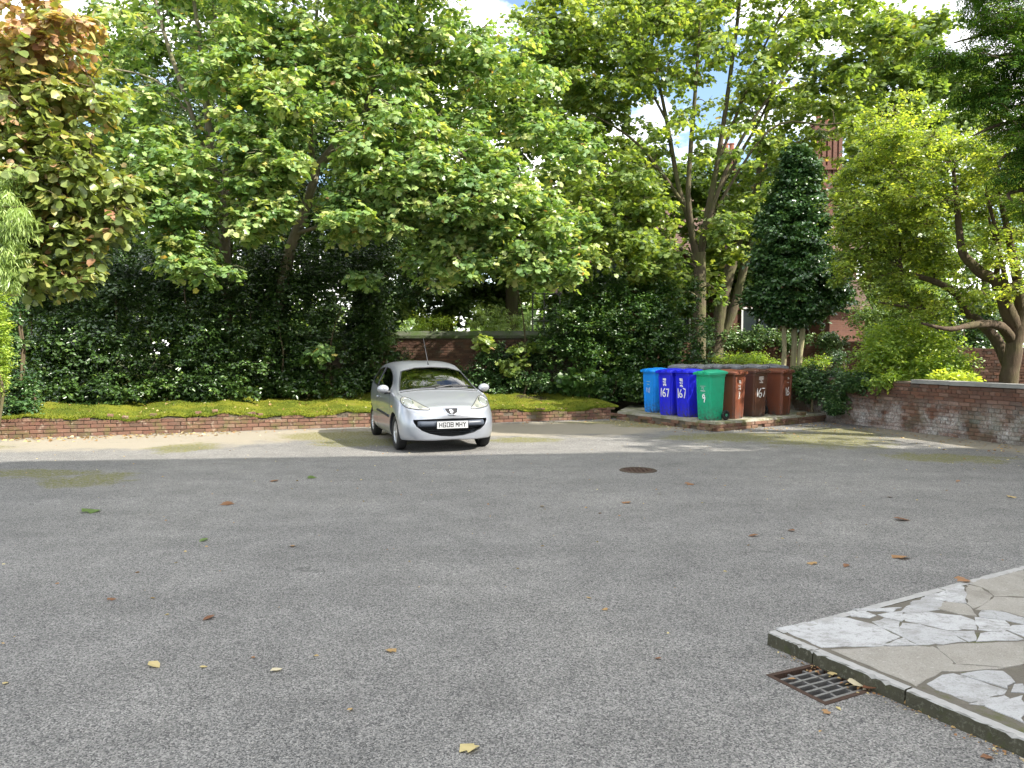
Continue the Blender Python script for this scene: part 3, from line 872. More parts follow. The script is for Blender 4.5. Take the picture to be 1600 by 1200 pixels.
# garden wall on the right
WA, WB = (6.25, 20.5), (10.05, 8.3)
wl_, wlen = run_thing('garden_wall', 'weathered red brick garden wall with white salt stains and stone coping', 'wall', WA, WB)
def w_h(s): return 0.96
brick_face(wl_, wlen, 0.0, 13, 'brick_wall', lambda s, c: s < 2.2 or s > 9.7 or random.random() < 0.006, header_every=4, limit=300, prefer=lambda s, z: abs(s - 6.4) * 0.3 - z * 0.001, jit=0.005)
core(wl_, 0, wlen, 0.010, 0.24, 0.0, lambda s: 0.972, 'mortar_wall')
s = 5.9
while s < wlen:
    L_ = random.uniform(0.72, 0.95)
    mb = MB(); mb.box((s + L_ / 2, 0.115, 1.012), (L_ - 0.008, 0.33, 0.075), jit=0.005)
    mb.build('coping_stone', MAT['stone'], wl_); s += L_
mb = MB(); mb.box((2.9, 0.115, 0.99), (5.9, 0.26, 0.035), jit=0.01); mb.build('coping_rubble', MAT['mortar_wall'], wl_)
# raised garden ground behind it
mb = MB()
g = [(WA[0] + .2, WA[1]), (WB[0] + .2, WB[1]), (40, 4), (40, 60), (4.5, 60), (3.5, 21.2)]
mb.prism(g, -0.05, 0.42); mb.build('garden_ground', MAT['soil'], None, kind='structure')

# old boundary wall behind the car
BA, BB = (-7.0, 21.6), (3.6, 20.9)
bw, blen = run_thing('boundary_wall', 'tall dark brick boundary wall with mossy coping behind the parked car', 'wall', BA, BB)
brick_face(bw, blen, 0.3, 22, 'brick_dark', lambda s, c: s < 3.2 or s > 7.6 or c < 8, header_every=4, limit=300, prefer=lambda s, z: abs(s - 4.9) * .4 - z, jit=0.004)
core(bw, 0, blen, 0.010, 0.3, 0.0, lambda s: 1.985, 'mortar_dark')
s = 0.0
while s < blen:
    L_ = random.uniform(0.85, 1.1)
    mb = MB()
    y0, y1 = -0.05, 0.36
    x0, x1 = s + .004, s + L_ - .004
    vs = [(x0, y0, 1.99), (x1, y0, 1.99), (x1, y1, 1.99), (x0, y1, 1.99), (x0, y0, 2.07), (x1, y0, 2.07), (x1, y1, 2.13), (x0, y1, 2.13), (x0, .12, 2.2), (x1, .12, 2.2)]
    mb.add(vs, [(0, 1, 5, 4), (4, 5, 9, 8), (8, 9, 6, 7), (7, 6, 2, 3), (0, 4, 8, 7, 3), (1, 2, 6, 9, 5), (3, 2, 1, 0)])
    mb.build('coping_stone', MAT['coping_dark'], bw); s += L_
# garden behind that wall lies higher
mb = MB(); mb.prism([(-30, 22.2), (3.4, 21.4), (4.4, 60), (-30, 60)], -0.05, 0.9); mb.build('rear_garden_ground', MAT['soil'], None, kind='structure')

# far garden wall seen under the gnarled tree
fw, flen = run_thing('far_wall', 'sunlit old brick wall standing far back behind the gnarled tree', 'wall', (10.9, 18.8), (14.3, 18.0))
brick_face(fw, flen, 0.42, 17, 'brick_wall', lambda s, c: c < 4, header_every=4, limit=240)
core(fw, 0, flen, 0.010, 0.24, 0.3, lambda s: 1.70 + 0.02 * math.sin(4 * s), 'mortar_wall')

# ------------------------------------------------------------------ paved corner with kerbs and crazy paving
KZ = 0.072
def cz(cx, cy): return on(1160 + cx / 3.636, 860 + cy / 3.636, KZ)[:2]
K0 = cz(140, 462)
e1 = np.array(cz(1600, 1075)) - np.array(K0); e1 /= np.linalg.norm(e1)
e2 = np.array(cz(1600, 82)) - np.array(K0); e2 /= np.linalg.norm(e2)
K0 = np.array(K0)
pav = thing('paved_corner', 'corner of a raised path with concrete kerbs and cracked white crazy paving', 'pavement', (K0[0], K0[1], 0))
pav['kind'] = 'structure'
def loc(p): return (p[0] - K0[0], p[1] - K0[1])
corner = K0 + e1 * 3.6 + e2 * 6.0
mb = MB(); mb.prism([loc(p) for p in (K0 + e1 * .058 + e2 * .053, K0 + e1 * 3.6 + e2 * .053, corner, K0 + e2 * 6.0 + e1 * .058)], 0.0, KZ - 0.0035)
mb.build('bedding', MAT['joint'], pav)
def kerb(a, b, w, inward):
    a, b = np.array(a), np.array(b); d = (b - a) / np.linalg.norm(b - a)
    p = [a + d * .004, b - d * .004, b - d * .004 + inward * w, a + d * .004 + inward * w]
    mb = MB(); n = 22
    top = []; 
    # bevelled, slightly chipped upper arris
    vs = []
    for i in range(n):
        t = i / (n - 1); q = p[0] + (p[1] - p[0]) * t; r = p[3] + (p[2] - p[3]) * t
        ch = random.uniform(0.005, 0.008) + (random.uniform(.006, .014) if random.random() < .09 else 0)
        for (pt, z) in ((q - inward * random.uniform(0, .004), 0.0), (q + inward * random.uniform(0, .005), KZ - ch), (q + inward * ch * 1.3, KZ + random.uniform(-.002, .001)), (r, KZ + random.uniform(-.002, .001)), (r, 0.0)):
            vs.append((*loc(pt), z))
    fs = []
    for i in range(n - 1):
        for k in range(4):
            u = i * 5 + k; fs.append((u, u + 5, u + 6, u + 1))
    fs += [(4, 3, 2, 1, 0), tuple((n - 1) * 5 + k for k in range(5))]
    mb.add(vs, fs); mb.build('kerb_stone', MAT['kerb'], pav)
cuts = [K0 + e1 * 0, np.array(cz(435, 560)), np.array(cz(985, 770))]
ds = [0.0, float(np.dot(cuts[1] - K0, e1)), float(np.dot(cuts[2] - K0, e1))]
ds += [ds[2] + (ds[2] - ds[1]) * 1.0, ds[2] + (ds[2] - ds[1]) * 2.0]
for a, b in zip(ds, ds[1:]): kerb(K0 + e1 * a, K0 + e1 * b, 0.055, e2)
d2 = [0.06, 1.0, float(np.dot(np.array(cz(1090, 207)) - K0, e2)), 0, 0]
d2[1] = float(np.dot(np.array(cz(595, 325)) - K0, e2)); d2[3] = d2[2] + .95; d2[4] = d2[3] + .95; d2 += [d2[4] + .95, d2[4] + 1.9]
for a, b in zip(d2, d2[1:]): kerb(K0 + e2 * b, K0 + e2 * a, 0.06, e1)
SL = [  # outlines read from the photograph, white-washed pieces
    [(205, 440), (420, 398), (535, 368), (600, 382), (745, 420), (885, 490), (785, 538), (455, 550)],
    [(590, 352), (700, 346), (755, 370), (720, 383), (625, 374)],
    [(770, 362), (840, 350), (905, 345), (915, 385), (890, 398), (810, 380)],
    [(750, 405), (800, 385), (885, 405), (880, 455), (900, 488), (830, 455)],
    [(905, 498), (985, 540), (800, 540)],
    [(885, 470), (905, 410), (1000, 420), (1160, 455), (1270, 515), (1000, 535), (915, 490)],
    [(930, 400), (925, 360), (1040, 345), (1240, 370), (1315, 395), (1320, 445), (1150, 448), (1010, 410)],
    [(960, 300), (1060, 265), (1150, 292), (1130, 330), (1010, 325)],
    [(1040, 262), (1160, 225), (1255, 262), (1140, 285)],
    [(1165, 222), (1255, 190), (1270, 300), (1160, 290)],
    [(1330, 380), (1480, 395), (1520, 440), (1470, 458), (1340, 450)],
    [(1345, 375), (1370, 340), (1480, 350), (1600, 385), (1600, 420), (1500, 395)],
    [(1180, 460), (1315, 455), (1320, 505), (1285, 515)],
    [(1330, 515), (1350, 470), (1500, 462), (1600, 505)],
    [(1535, 425), (1600, 425), (1600, 490), (1510, 450)],
    [(1060, 765), (1135, 705), (1205, 700), (1500, 792), (1480, 815), (1380, 835), (1300, 860)],
    [(1225, 697), (1390, 684), (1480, 692), (1535, 745), (1510, 785)],
    [(1385, 885), (1500, 845), (1600, 825), (1600, 975)],
    [(1545, 760), (1600, 765), (1600, 800), (1540, 805)],
    [(905, 343), (955, 308), (1120, 334), (1035, 343), (930, 356)],
    [(1295, 872), (1375, 842), (1480, 822), (1500, 838), (1380, 880)],
    [(620, 330), (760, 330), (900, 322), (840, 347), (700, 340)],
]
GREY = [
    [(510, 562), (800, 548), (1090, 543), (1200, 640), (1100, 690), (990, 765)],
    [(1100, 543), (1600, 517), (1600, 640), (1480, 660), (1220, 645)],
    [(1110, 685), (1215, 650), (1480, 668), (1370, 680), (1200, 692)],
    [(1265, 182), (1600, 92), (1600, 260), (1430, 255), (1370, 210)],
    [(1275, 300), (1275, 195), (1360, 212), (1415, 258), (1380, 300), (1310, 330)],
    [(1390, 300), (1430, 262), (1600, 268), (1600, 375), (1480, 340), (1330, 335)],
    [(1130, 332), (1160, 295), (1265, 305), (1300, 335), (1330, 372), (1240, 362)],
]
def pave(pts, mat, name):
    P_ = np.array([cz(*q) for q in pts]); c = P_.mean(0)
    ed = []
    for a, b in zip(P_, np.roll(P_, -1, 0)):
        m = max(1, int(np.linalg.norm(b - a) / 0.045))
        for t in range(m): ed.append(a + (b - a) * t / m + rng.normal(0, 0.0055, 2))
    ed = np.array(ed); d = c - ed
    ed = ed + d / np.linalg.norm(d, axis=1, keepdims=True) * -0.009
    mb = MB(); h = KZ + random.uniform(-0.0015, 0.0015)
    mb.prism([loc(q) for q in ed], KZ - 0.016, h, 0, 0.02)
    mb.build(name, MAT[mat], pav)
for q in SL: pave(q, 'slab', 'paving_stone')
for q in GREY: pave(q, 'slab_grey', 'concrete_slab')

# gully grate beside the kerb
gc = np.mean(np.array(GRATE), axis=0)
gt = thing('drain_grate', 'rusty iron drain grate set in the asphalt beside the kerb', 'drain', (gc[0], gc[1], 0))
Q = [np.array(q) - gc for q in GRATE]
def gq(u, v): return (Q[0] * (1 - u) + Q[1] * u) * (1 - v) + (Q[3] * (1 - u) + Q[2] * u) * v   # u towards the kerb, v along it
mb = MB(); W = [tuple(q) for q in Q]
vs = [(x, y, -0.015) for x, y in W] + [(x, y, -0.45) for x, y in W]
mb.add(vs, [(4, 5, 6, 7)] + [(i, (i + 1) % 4, 4 + (i + 1) % 4, 4 + i) for i in range(4)])
mb.build('pit', MAT['pit'], gt)
def bar(name, a, b, w, z0, z1, mat):
    a, b = np.array(a), np.array(b); d = (b - a) / np.linalg.norm(b - a); nrm = np.array([-d[1], d[0]]) * w / 2
    mb = MB(); mb.prism([tuple(a - nrm), tuple(b - nrm), tuple(b + nrm), tuple(a + nrm)], z0, z1)
    mb.build(name, MAT[mat], gt)
e = 0.03
for a, b in (((0, e), (1, e)), ((0, 1 - e), (1, 1 - e)), ((e, 0.065), (e, .935)), ((1 - e, 0.065), (1 - e, .935))):
    bar('frame', gq(*a), gq(*b), 0.024, -0.04, 0.003, 'rust')
for i in range(6):
    v = 0.075 + (i + .5) * 0.85 / 6
    bar('grate_bar', gq(0.07, v + .03), gq(0.93, v + .03), 0.014, -0.035, -0.004, 'iron')
for u in (0.36, 0.66): bar('cross_bar', gq(u, 0.07), gq(u, 0.93), 0.013, -0.038, -0.007, 'iron')

# sunken inspection cover further back
mp = on(997, 735, 0)
mh = thing('manhole_cover', 'dark round iron cover sunk in the asphalt', 'manhole', (mp[0], mp[1], 0))
mb = MB(); mb.lathe([(0.0, 0.008), (0.19, 0.008), (0.2, 0.004), (0.2, 0.001)], 28); mb.build('lid', MAT['rust'], mh)
mb = MB(); mb.lathe([(0.205, 0.002), (0.207, 0.010), (0.245, 0.010), (0.255, 0.001)], 28); mb.build('rim', MAT['mortar_dark'], mh)
for i in range(5):
    for j in range(5):
        x, y = (i - 2) * .06, (j - 2) * .06
        if math.hypot(x, y) < .15:
            mb = MB(); mb.box((x, y, 0.011), (0.03, 0.03, 0.006)); mb.build('stud', MAT['rust'], mh)

# ------------------------------------------------------------------ brick house behind the trees
def m_house_brick():
    t = NT('house_brick')
    tc = t.n('TexCoord'); g = t.n('NewGeometry')
    sp = t.n('SeparateXYZ'); t.set(sp, 0, t.pos())
    cb = t.n('CombineXYZ'); t.set(cb, 'X', t.math('ADD', sp.outputs['X'], sp.outputs['Y'])); t.set(cb, 'Y', sp.outputs['Z'])
    b = t.n('TexBrick'); t.set(b, 'Vector', cb.outputs[0]); b.inputs['Scale'].default_value = 1.0
    b.inputs['Brick Width'].default_value = 0.225; b.inputs['Row Height'].default_value = 0.075; b.inputs['Mortar Size'].default_value = 0.006
    b.inputs['Color1'].default_value = (0.155, 0.072, 0.048, 1); b.inputs['Color2'].default_value = (0.11, 0.052, 0.038, 1); b.inputs['Mortar'].default_value = (0.16, 0.12, 0.09, 1)
    c = t.mix(t.noise(t.pos(), 1.2, 5), b.outputs['Color'], (0.14, 0.068, 0.05))
    t.pbsdf(c, 0.85, 0.2, t.bump(b.outputs['Fac'], -0.4, 0.01)); return t.m
MAT['house_brick'] = m_house_brick()
def m_tiles():
    t = NT('roof_tiles'); sp = t.n('SeparateXYZ'); t.set(sp, 0, t.pos())
    w = t.math('FRACT', t.math('MULTIPLY', sp.outputs['Z'], 9.0)); u = t.math('FRACT', t.math('MULTIPLY', t.math('ADD', sp.outputs['X'], sp.outputs['Y']), 5.0))
    c = t.mix(t.noise(t.pos(), 5, 5, 0.7), (0.075, 0.05, 0.04), (0.17, 0.105, 0.08))
    c = t.mix(t.ramp(w, [(0.0, (0.7,) * 3), (0.25, (0,) * 3)]), c, (0.035, 0.025, 0.022))
    t.pbsdf(c, 0.8, 0.25, t.bump(w, 0.8, 0.04)); return t.m
MAT['tiles'] = m_tiles()
MAT['render_cream'] = simple('cream_render', (0.50, 0.44, 0.36), 0.9, 0.1, 0.15)
MAT['white_paint'] = simple('white_paint', (0.74, 0.75, 0.74), 0.45, 0.4, 0.06)
MAT['timber'] = simple('dark_timber', (0.10, 0.045, 0.03), 0.7, 0.2, 0.25)
def m_pane():
    t = NT('window_glass'); t.pbsdf((0.03, 0.04, 0.045), 0.06, 0.6); return t.m
MAT['pane'] = m_pane()
MAT['stone_red'] = simple('red_stone', (0.30, 0.13, 0.085), 0.85, 0.2, 0.2, 10, 0.4, 50)

def gable_roof(mb, x0, x1, y0, y1, z0, z1, along='x', th=0.14, ov=0.3):
    if along == 'x':
        ym = (y0 + y1) / 2; k = (z1 - z0) / (ym - y0)
        A = [(x0 - ov, y0 - ov, z0 - k * ov), (x1 + ov, y0 - ov, z0 - k * ov), (x1 + ov, ym, z1), (x0 - ov, ym, z1)]
        B = [(x0 - ov, ym, z1), (x1 + ov, ym, z1), (x1 + ov, y1 + ov, z0 - k * ov), (x0 - ov, y1 + ov, z0 - k * ov)]
    else:
        xm = (x0 + x1) / 2; k = (z1 - z0) / (xm - x0)
        A = [(x0 - ov, y0 - ov, z0 - k * ov), (xm, y0 - ov, z1), (xm, y1, z1), (x0 - ov, y1, z0 - k * ov)]
        B = [(xm, y0 - ov, z1), (x1 + ov, y0 - ov, z0 - k * ov), (x1 + ov, y1, z0 - k * ov), (xm, y1, z1)]
    for q in (A, B):
        mb.add(q + [(x, y, z + th) for x, y, z in q], [(3, 2, 1, 0), (4, 5, 6, 7), (0, 1, 5, 4), (1, 2, 6, 5), (2, 3, 7, 6), (3, 0, 4, 7)])
def gable_block(mb, x0, x1, y0, y1, z0, ze, zr, along='x'):
    if along == 'x':
        ym = (y0 + y1) / 2
        vs = [(x0, y0, z0), (x1, y0, z0), (x1, y1, z0), (x0, y1, z0), (x0, y0, ze), (x1, y0, ze), (x1, y1, ze), (x0, y1, ze), (x0, ym, zr), (x1, ym, zr)]
        fs = [(0, 1, 5, 4), (2, 3, 7, 6), (1, 2, 6, 9, 5), (3, 0, 4, 8, 7), (4, 5, 9, 8), (8, 9, 6, 7), (3, 2, 1, 0)]
    else:
        xm = (x0 + x1) / 2
        vs = [(x0, y0, z0), (x1, y0, z0), (x1, y1, z0), (x0, y1, z0), (x0, y0, ze), (x1, y0, ze), (x1, y1, ze), (x0, y1, ze), (xm, y0, zr), (xm, y1, zr)]
        fs = [(0, 1, 5, 8, 4), (1, 2, 6, 5), (2, 3, 7, 9, 6), (3, 0, 4, 7), (5, 6, 9, 8), (8, 9, 7, 4), (3, 2, 1, 0)]
    mb.add(vs, fs)
HX, HY = 8.5, 32.0
hs = thing('brick_house', 'red brick house with tall ribbed chimneys half hidden behind the trees', 'house', (HX, HY, 0.4))
mb = MB(); gable_block(mb, -6.2, 6.2, 0, 8, 0, 5.6, 9.0); gable_block(mb, 0.3, 3.2, -1.0, 3.0, 0, 5.2, 5.2 + 0.01, 'y')
gable_block(mb, 3.75, 5.1, -3.2, -0.02, 0, 2.8, 2.81, 'y'); gable_block(mb, -6.0, -3.0, -1.2, 3, 0, 5.2, 5.21, 'y')
mb.build('wall', MAT['house_brick'], hs)
mb = MB(); gable_roof(mb, -6.2, 6.2, 0, 8, 5.6, 9.0); gable_roof(mb, 0.3, 3.2, -1.0, 3.2, 5.25, 7.6, 'y'); gable_roof(mb, -6.0, -3.0, -1.2, 3.2, 5.25, 7.7, 'y')
# hipped roof of the low wing
mb.add([(3.55, -3.4, 2.82), (5.3, -3.4, 2.82), (5.3, 0.2, 2.82), (3.55, 0.2, 2.82), (4.9, -1.6, 5.2), (4.9, 0.2, 5.2)], [(0, 1, 4), (1, 2, 5, 4), (3, 0, 4, 5), (3, 2, 1, 0)])
mb.build('roof', MAT['tiles'], hs)
for (x0, x1, y, zb, zr) in ((0.3, 3.2, -1.012, 5.2, 7.5), (-6.0, -3.0, -1.212, 5.2, 7.6)):
    mb = MB(); xm = (x0 + x1) / 2
    mb.add([(x0, y, zb), (x1, y, zb), (xm, y, zr), (x0, y + .15, zb), (x1, y + .15, zb), (xm, y + .15, zr)], [(0, 1, 2), (5, 4, 3), (0, 3, 4, 1), (1, 4, 5, 2), (2, 5, 3, 0)])
    g_ = mb.build('gable', MAT['render_cream'], hs)
    for tx in (-.8, 0, .8):
        m2 = MB(); m2.box((xm + tx, y - .03, zb + (1.0 if tx else 1.1) * .9), (.14, .05, 1.7 if not tx else .95)); m2.build('timber', MAT['timber'], g_)
def house_window(x, y, z, w, h):
    mb = MB(); t = .07
    for (cx, cz_, dx, dz) in ((0, h / 2 - t / 2, w, t), (0, -h / 2 + t / 2, w, t), (-w / 2 + t / 2, 0, t, h - 2 * t), (w / 2 - t / 2, 0, t, h - 2 * t), (0, 0, .05, h - 2 * t)):
        mb.box((x + cx, y - .03, z + cz_), (dx, .08, dz))
    f = mb.build('window', MAT['white_paint'], hs)
    mb = MB(); mb.box((x, y - .012, z), (w - .1, .02, h - .1)); mb.build('pane', MAT['pane'], f)
    mb = MB(); mb.box((x, y - .06, z - h / 2 - .06), (w + .2, .14, .1)); mb.build('sill', MAT['stone_red'], f)
for (x, y, z, w, h) in ((1.75, -1.0, 2.3, 1.5, 1.5), (1.75, -1.0, 4.3, 1.4, 1.3), (-1.5, 0, 2.2, 1.3, 1.5), (-1.5, 0, 4.4, 1.2, 1.3), (-4.5, -1.2, 2.2, 1.4, 1.5), (-4.5, -1.2, 4.3, 1.4, 1.3), (3.5, 0, 4.4, .7, 1.1)):
    house_window(x, y, z, w, h)
def chimney(x, y, z0, z1, w, d):
    mb = MB(); h = z1 - z0
    mb.box((x, y, z0 + h * .25), (w, d, h * .5))
    n = 5
    for i in range(n):
        mb.box((x - w / 2 + (i + .5) * w / n, y, z0 + h * .71), (w / n * .66, d * .9, h * .42)); 
    mb.box((x, y + .02, z0 + h * .71), (w * .9, d * .7, h * .42))
    mb.box((x, y, z0 + h * .60), (w * 1.08, d * 1.1, h * .035)); mb.box((x, y, z0 + h * .94), (w * 1.12, d * 1.15, h * .05)); mb.box((x, y, z1 - h * .015), (w * 1.2, d * 1.22, h * .03))
    c = mb.build('chimney', MAT['house_brick'], hs)
    for i in range(3):
        m2 = MB(); m2.lathe([(.13, 0), (.11, .35), (.14, .38), (.14, .42), (.09, .42), (.09, .1)], 12, c=(x + (i - 1) * w * .3, y, z1)); m2.build('chimney_pot', MAT['stone_red'], c)
chimney(5.75, 2.2, 6.4, 11.5, 1.25, 0.8)
chimney(1.6, 3.6, 8.2, 10.6, 0.9, 0.7)
chimney(-5.2, 3.2, 7.6, 9.6, 0.9, 0.7)
mb = MB(); mb.box((4.1, -4.1, 1.42), (1.7, 1.5, .10)); mb.build('porch_roof', MAT['white_paint'], hs)
mb = MB(); mb.box((4.1, -3.9, .68), (1.4, 1.0, 1.36)); mb.build('porch', MAT['house_brick'], hs)

# tall brick house beside the car park, out of the picture to the right: its shade covers the foreground
ah = thing('apartment_house', 'tall red brick house beside the car park', 'house', (7.4, 3.6, 0), R(6))
mb = MB(); mb.box((8.5, -6.5, 6.6), (17, 13, 13.2)); mb.build('wall', MAT['house_brick'], ah)
mb = MB(); mb.add([(-.4, .4, 13.2), (17.4, .4, 13.2), (17.4, -13.4, 13.2), (-.4, -13.4, 13.2), (5.5, -6.5, 16.2), (11.5, -6.5, 16.2), (-.4, .4, 13.4), (17.4, .4, 13.4), (17.4, -13.4, 13.4), (-.4, -13.4, 13.4)],
                  [(3, 2, 1, 0), (0, 1, 7, 6), (1, 2, 8, 7), (2, 3, 9, 8), (3, 0, 6, 9), (6, 7, 5, 4), (7, 8, 5), (8, 9, 4, 5), (9, 6, 4)])
mb.build('roof', MAT['tiles'], ah)
for fx in range(5):
    for fl in range(4):
        mb = MB(); x, z = 2 + fx * 3.2, 1.9 + fl * 3.1
        for (cx, cz_, dx, dz) in ((0, .8, 1.2, .1), (0, -.8, 1.2, .1), (-.55, 0, .1, 1.5), (.55, 0, .1, 1.5), (0, 0, 1.0, .07)): mb.box((x + cx, .03, z + cz_), (dx, .1, dz))
        f = mb.build('window', MAT['white_paint'], ah); m2 = MB(); m2.box((x, .012, z), (1.04, .02, 1.54)); m2.build('pane', MAT['pane'], f)
        mb = MB(); x = -1.4 - fx * 2.4
        for (cx, cz_, dx, dz) in ((0, .8, 1.2, .1), (0, -.8, 1.2, .1), (-.55, 0, .1, 1.5), (.55, 0, .1, 1.5), (0, 0, 1.0, .07)): mb.box((-.03, x + cx, z + cz_), (.1, dx, dz))
        f = mb.build('window', MAT['white_paint'], ah); m2 = MB(); m2.box((-.012, x, z), (.02, 1.04, 1.54)); m2.build('pane', MAT['pane'], f)
# ------------------------------------------------------------------ trees
AVOID[:] = [(352, 380, 330, 150, 24), (262, 80, 295, 170, 22), (318, 60, 322, 0, 20), (452, 400, 492, 280, 30), (500, 255, 590, 120, 22), (486, 240, 490, 150, 18)]
# sycamore left of the car, several stems rising out of the dark holly
tree('sycamore_tree', 'broad sycamore with several slim pale stems and light leaves above the dark hedge', 'tree', (-7.1, 18.2, 0.5),
     [[(352, 640, 18.2, .15), (352, 470, 18.1, .14), (350, 350, 18, .12), (338, 290, 18, .10), (326, 200, 18, .085), (318, 110, 18, .06), (300, -20, 18, .04)],
      [(350, 400, 18.1, .09), (352, 290, 18.4, .07), (347, 120, 18.6, .05), (330, -20, 18.6, .03)],
      [(338, 290, 18, .07), (300, 180, 17.6, .055), (262, 70, 17.4, .045), (238, -20, 17.3, .03)],
      [(352, 380, 18, .06), (385, 290, 17.4, .045), (430, 220, 17, .03)],
      [(330, 220, 18, .04), (250, 130, 17.3, .028), (160, 105, 17, .014)]],
     [(330, 60, 210, 130, 17.6, 1.8, 40, .62), (420, 150, 120, 110, 16.8, 1.2, 26, .55), (330, 250, 170, 80, 16.6, 1.2, 30, .55), (440, 240, 100, 50, 16.3, .8, 12, .5),
      (310, 330, 130, 60, 16.2, .9, 20, .5), (300, 395, 60, 35, 15.8, .5, 7, .42), (235, 300, 70, 50, 16.0, .7, 10, .5), (520, 60, 90, 90, 17.5, 1.2, 14, .6), (200, 190, 70, 60, 16.8, .8, 9, .5), (380, -140, 160, 90, 17.4, 1.6, 14, .7)],
     'leaf_syc', TL, 'bark_syc', 8, 8, .132, droop=.4, tint=(.52, .24), dens=3.4, twig_every=4, pieces=240)
# second sycamore, leaning trunk, low branches reaching to the right over the car
tree('sycamore_tree', 'spreading sycamore with a leaning forked trunk and branches reaching over the silver car', 'tree', (-5.6, 18.6, 0.5),
     [[(432, 640, 18.6, .17), (440, 470, 18.5, .15), (452, 395, 18.4, .14), (470, 345, 18.3, .12), (490, 285, 18.2, .10), (500, 255, 18.2, .09), (560, 180, 18, .07), (592, 120, 18, .055), (625, 40, 18, .035)],
      [(490, 290, 18.2, .08), (486, 200, 18.5, .06), (492, 60, 18.6, .045), (500, -30, 18.6, .03)],
      [(462, 365, 18.3, .05), (505, 352, 17.8, .04), (548, 340, 17.3, .028)],
      [(500, 255, 18.2, .07), (600, 215, 17.6, .05), (700, 230, 17.2, .035), (790, 300, 17, .02)],
      [(560, 180, 18, .05), (680, 100, 18, .04), (760, 40, 18, .025)],
      [(480, 320, 18.2, .06), (600, 330, 17.5, .045), (720, 400, 17.2, .03), (820, 430, 17, .018)]],
     [(600, 60, 170, 120, 18, 1.8, 34, .62), (560, 180, 130, 90, 17, 1.4, 28, .58), (640, 250, 130, 80, 16.8, 1.3, 34, .58), (560, 320, 110, 60, 16.4, 1, 22, .52), (740, 300, 110, 80, 16.8, 1.3, 30, .56),
      (740, 120, 130, 110, 18.5, 1.6, 26, .62), (820, 350, 110, 60, 17, 1, 20, .52), (720, 400, 80, 40, 16.8, .8, 10, .5), (860, 410, 80, 35, 17, .7, 9, .45), (860, 220, 70, 70, 18.5, 1.2, 11, .55),
      (420, 330, 60, 40, 16.3, .7, 8, .5), (660, -120, 190, 90, 17.2, 1.6, 26, .7), (600, -260, 150, 70, 17, 1.6, 10, .7)],
     'leaf_syc', TL, 'bark_syc', 8, 8, .132, droop=.4, tint=(.50, .25), dens=3.2, twig_every=4, pieces=260)
AVOID[:] = []
# low sprigs of sycamore in front of the hedge and against the old wall
tree('sycamore_sapling', 'drooping sycamore sapling spray in front of the dark hedge beside the car', 'sapling', (-4.3, 18.0, 0.5),
     [[(520, 625, 18.0, .03), (515, 560, 17.8, .022), (520, 520, 17.6, .012)]], [(515, 548, 32, 14, 17.4, .3, 4, .3), (560, 440, 38, 14, 17, .3, 4, .32)], 'leaf_syc', TL, 'twig', 10, 7, .14, tint=(.35, .2), flare=False)
tree('sycamore_sapling', 'thin sapling with yellow green leaves growing against the dark boundary wall', 'sapling', (0.35, 20.4, 0.5),
     [[(826, 610, 20.4, .03), (822, 560, 20.4, .024), (818, 500, 20.4, .02), (806, 440, 20.4, .012)]], [(800, 572, 25, 16, 20.2, .3, 4, .3), (830, 540, 25, 12, 20.2, .3, 3, .3), (770, 535, 25, 14, 20.2, .3, 3, .3)],
     'leaf_big', TL, 'twig', 8, 7, .14, tint=(.5, .3), flare=False)

AVOID[:] = [(1092, 470, 1094, 400, 26), (1085, 400, 1060, 290, 16), (1060, 290, 1035, 140, 14), (1105, 340, 1138, 140, 16), (1138, 140, 1155, 0, 14), (1115, 330, 1225, 120, 13), (1078, 300, 1088, 150, 13), (1068, 320, 1000, 230, 12), (1300, 200, 1302, 256, 20)]
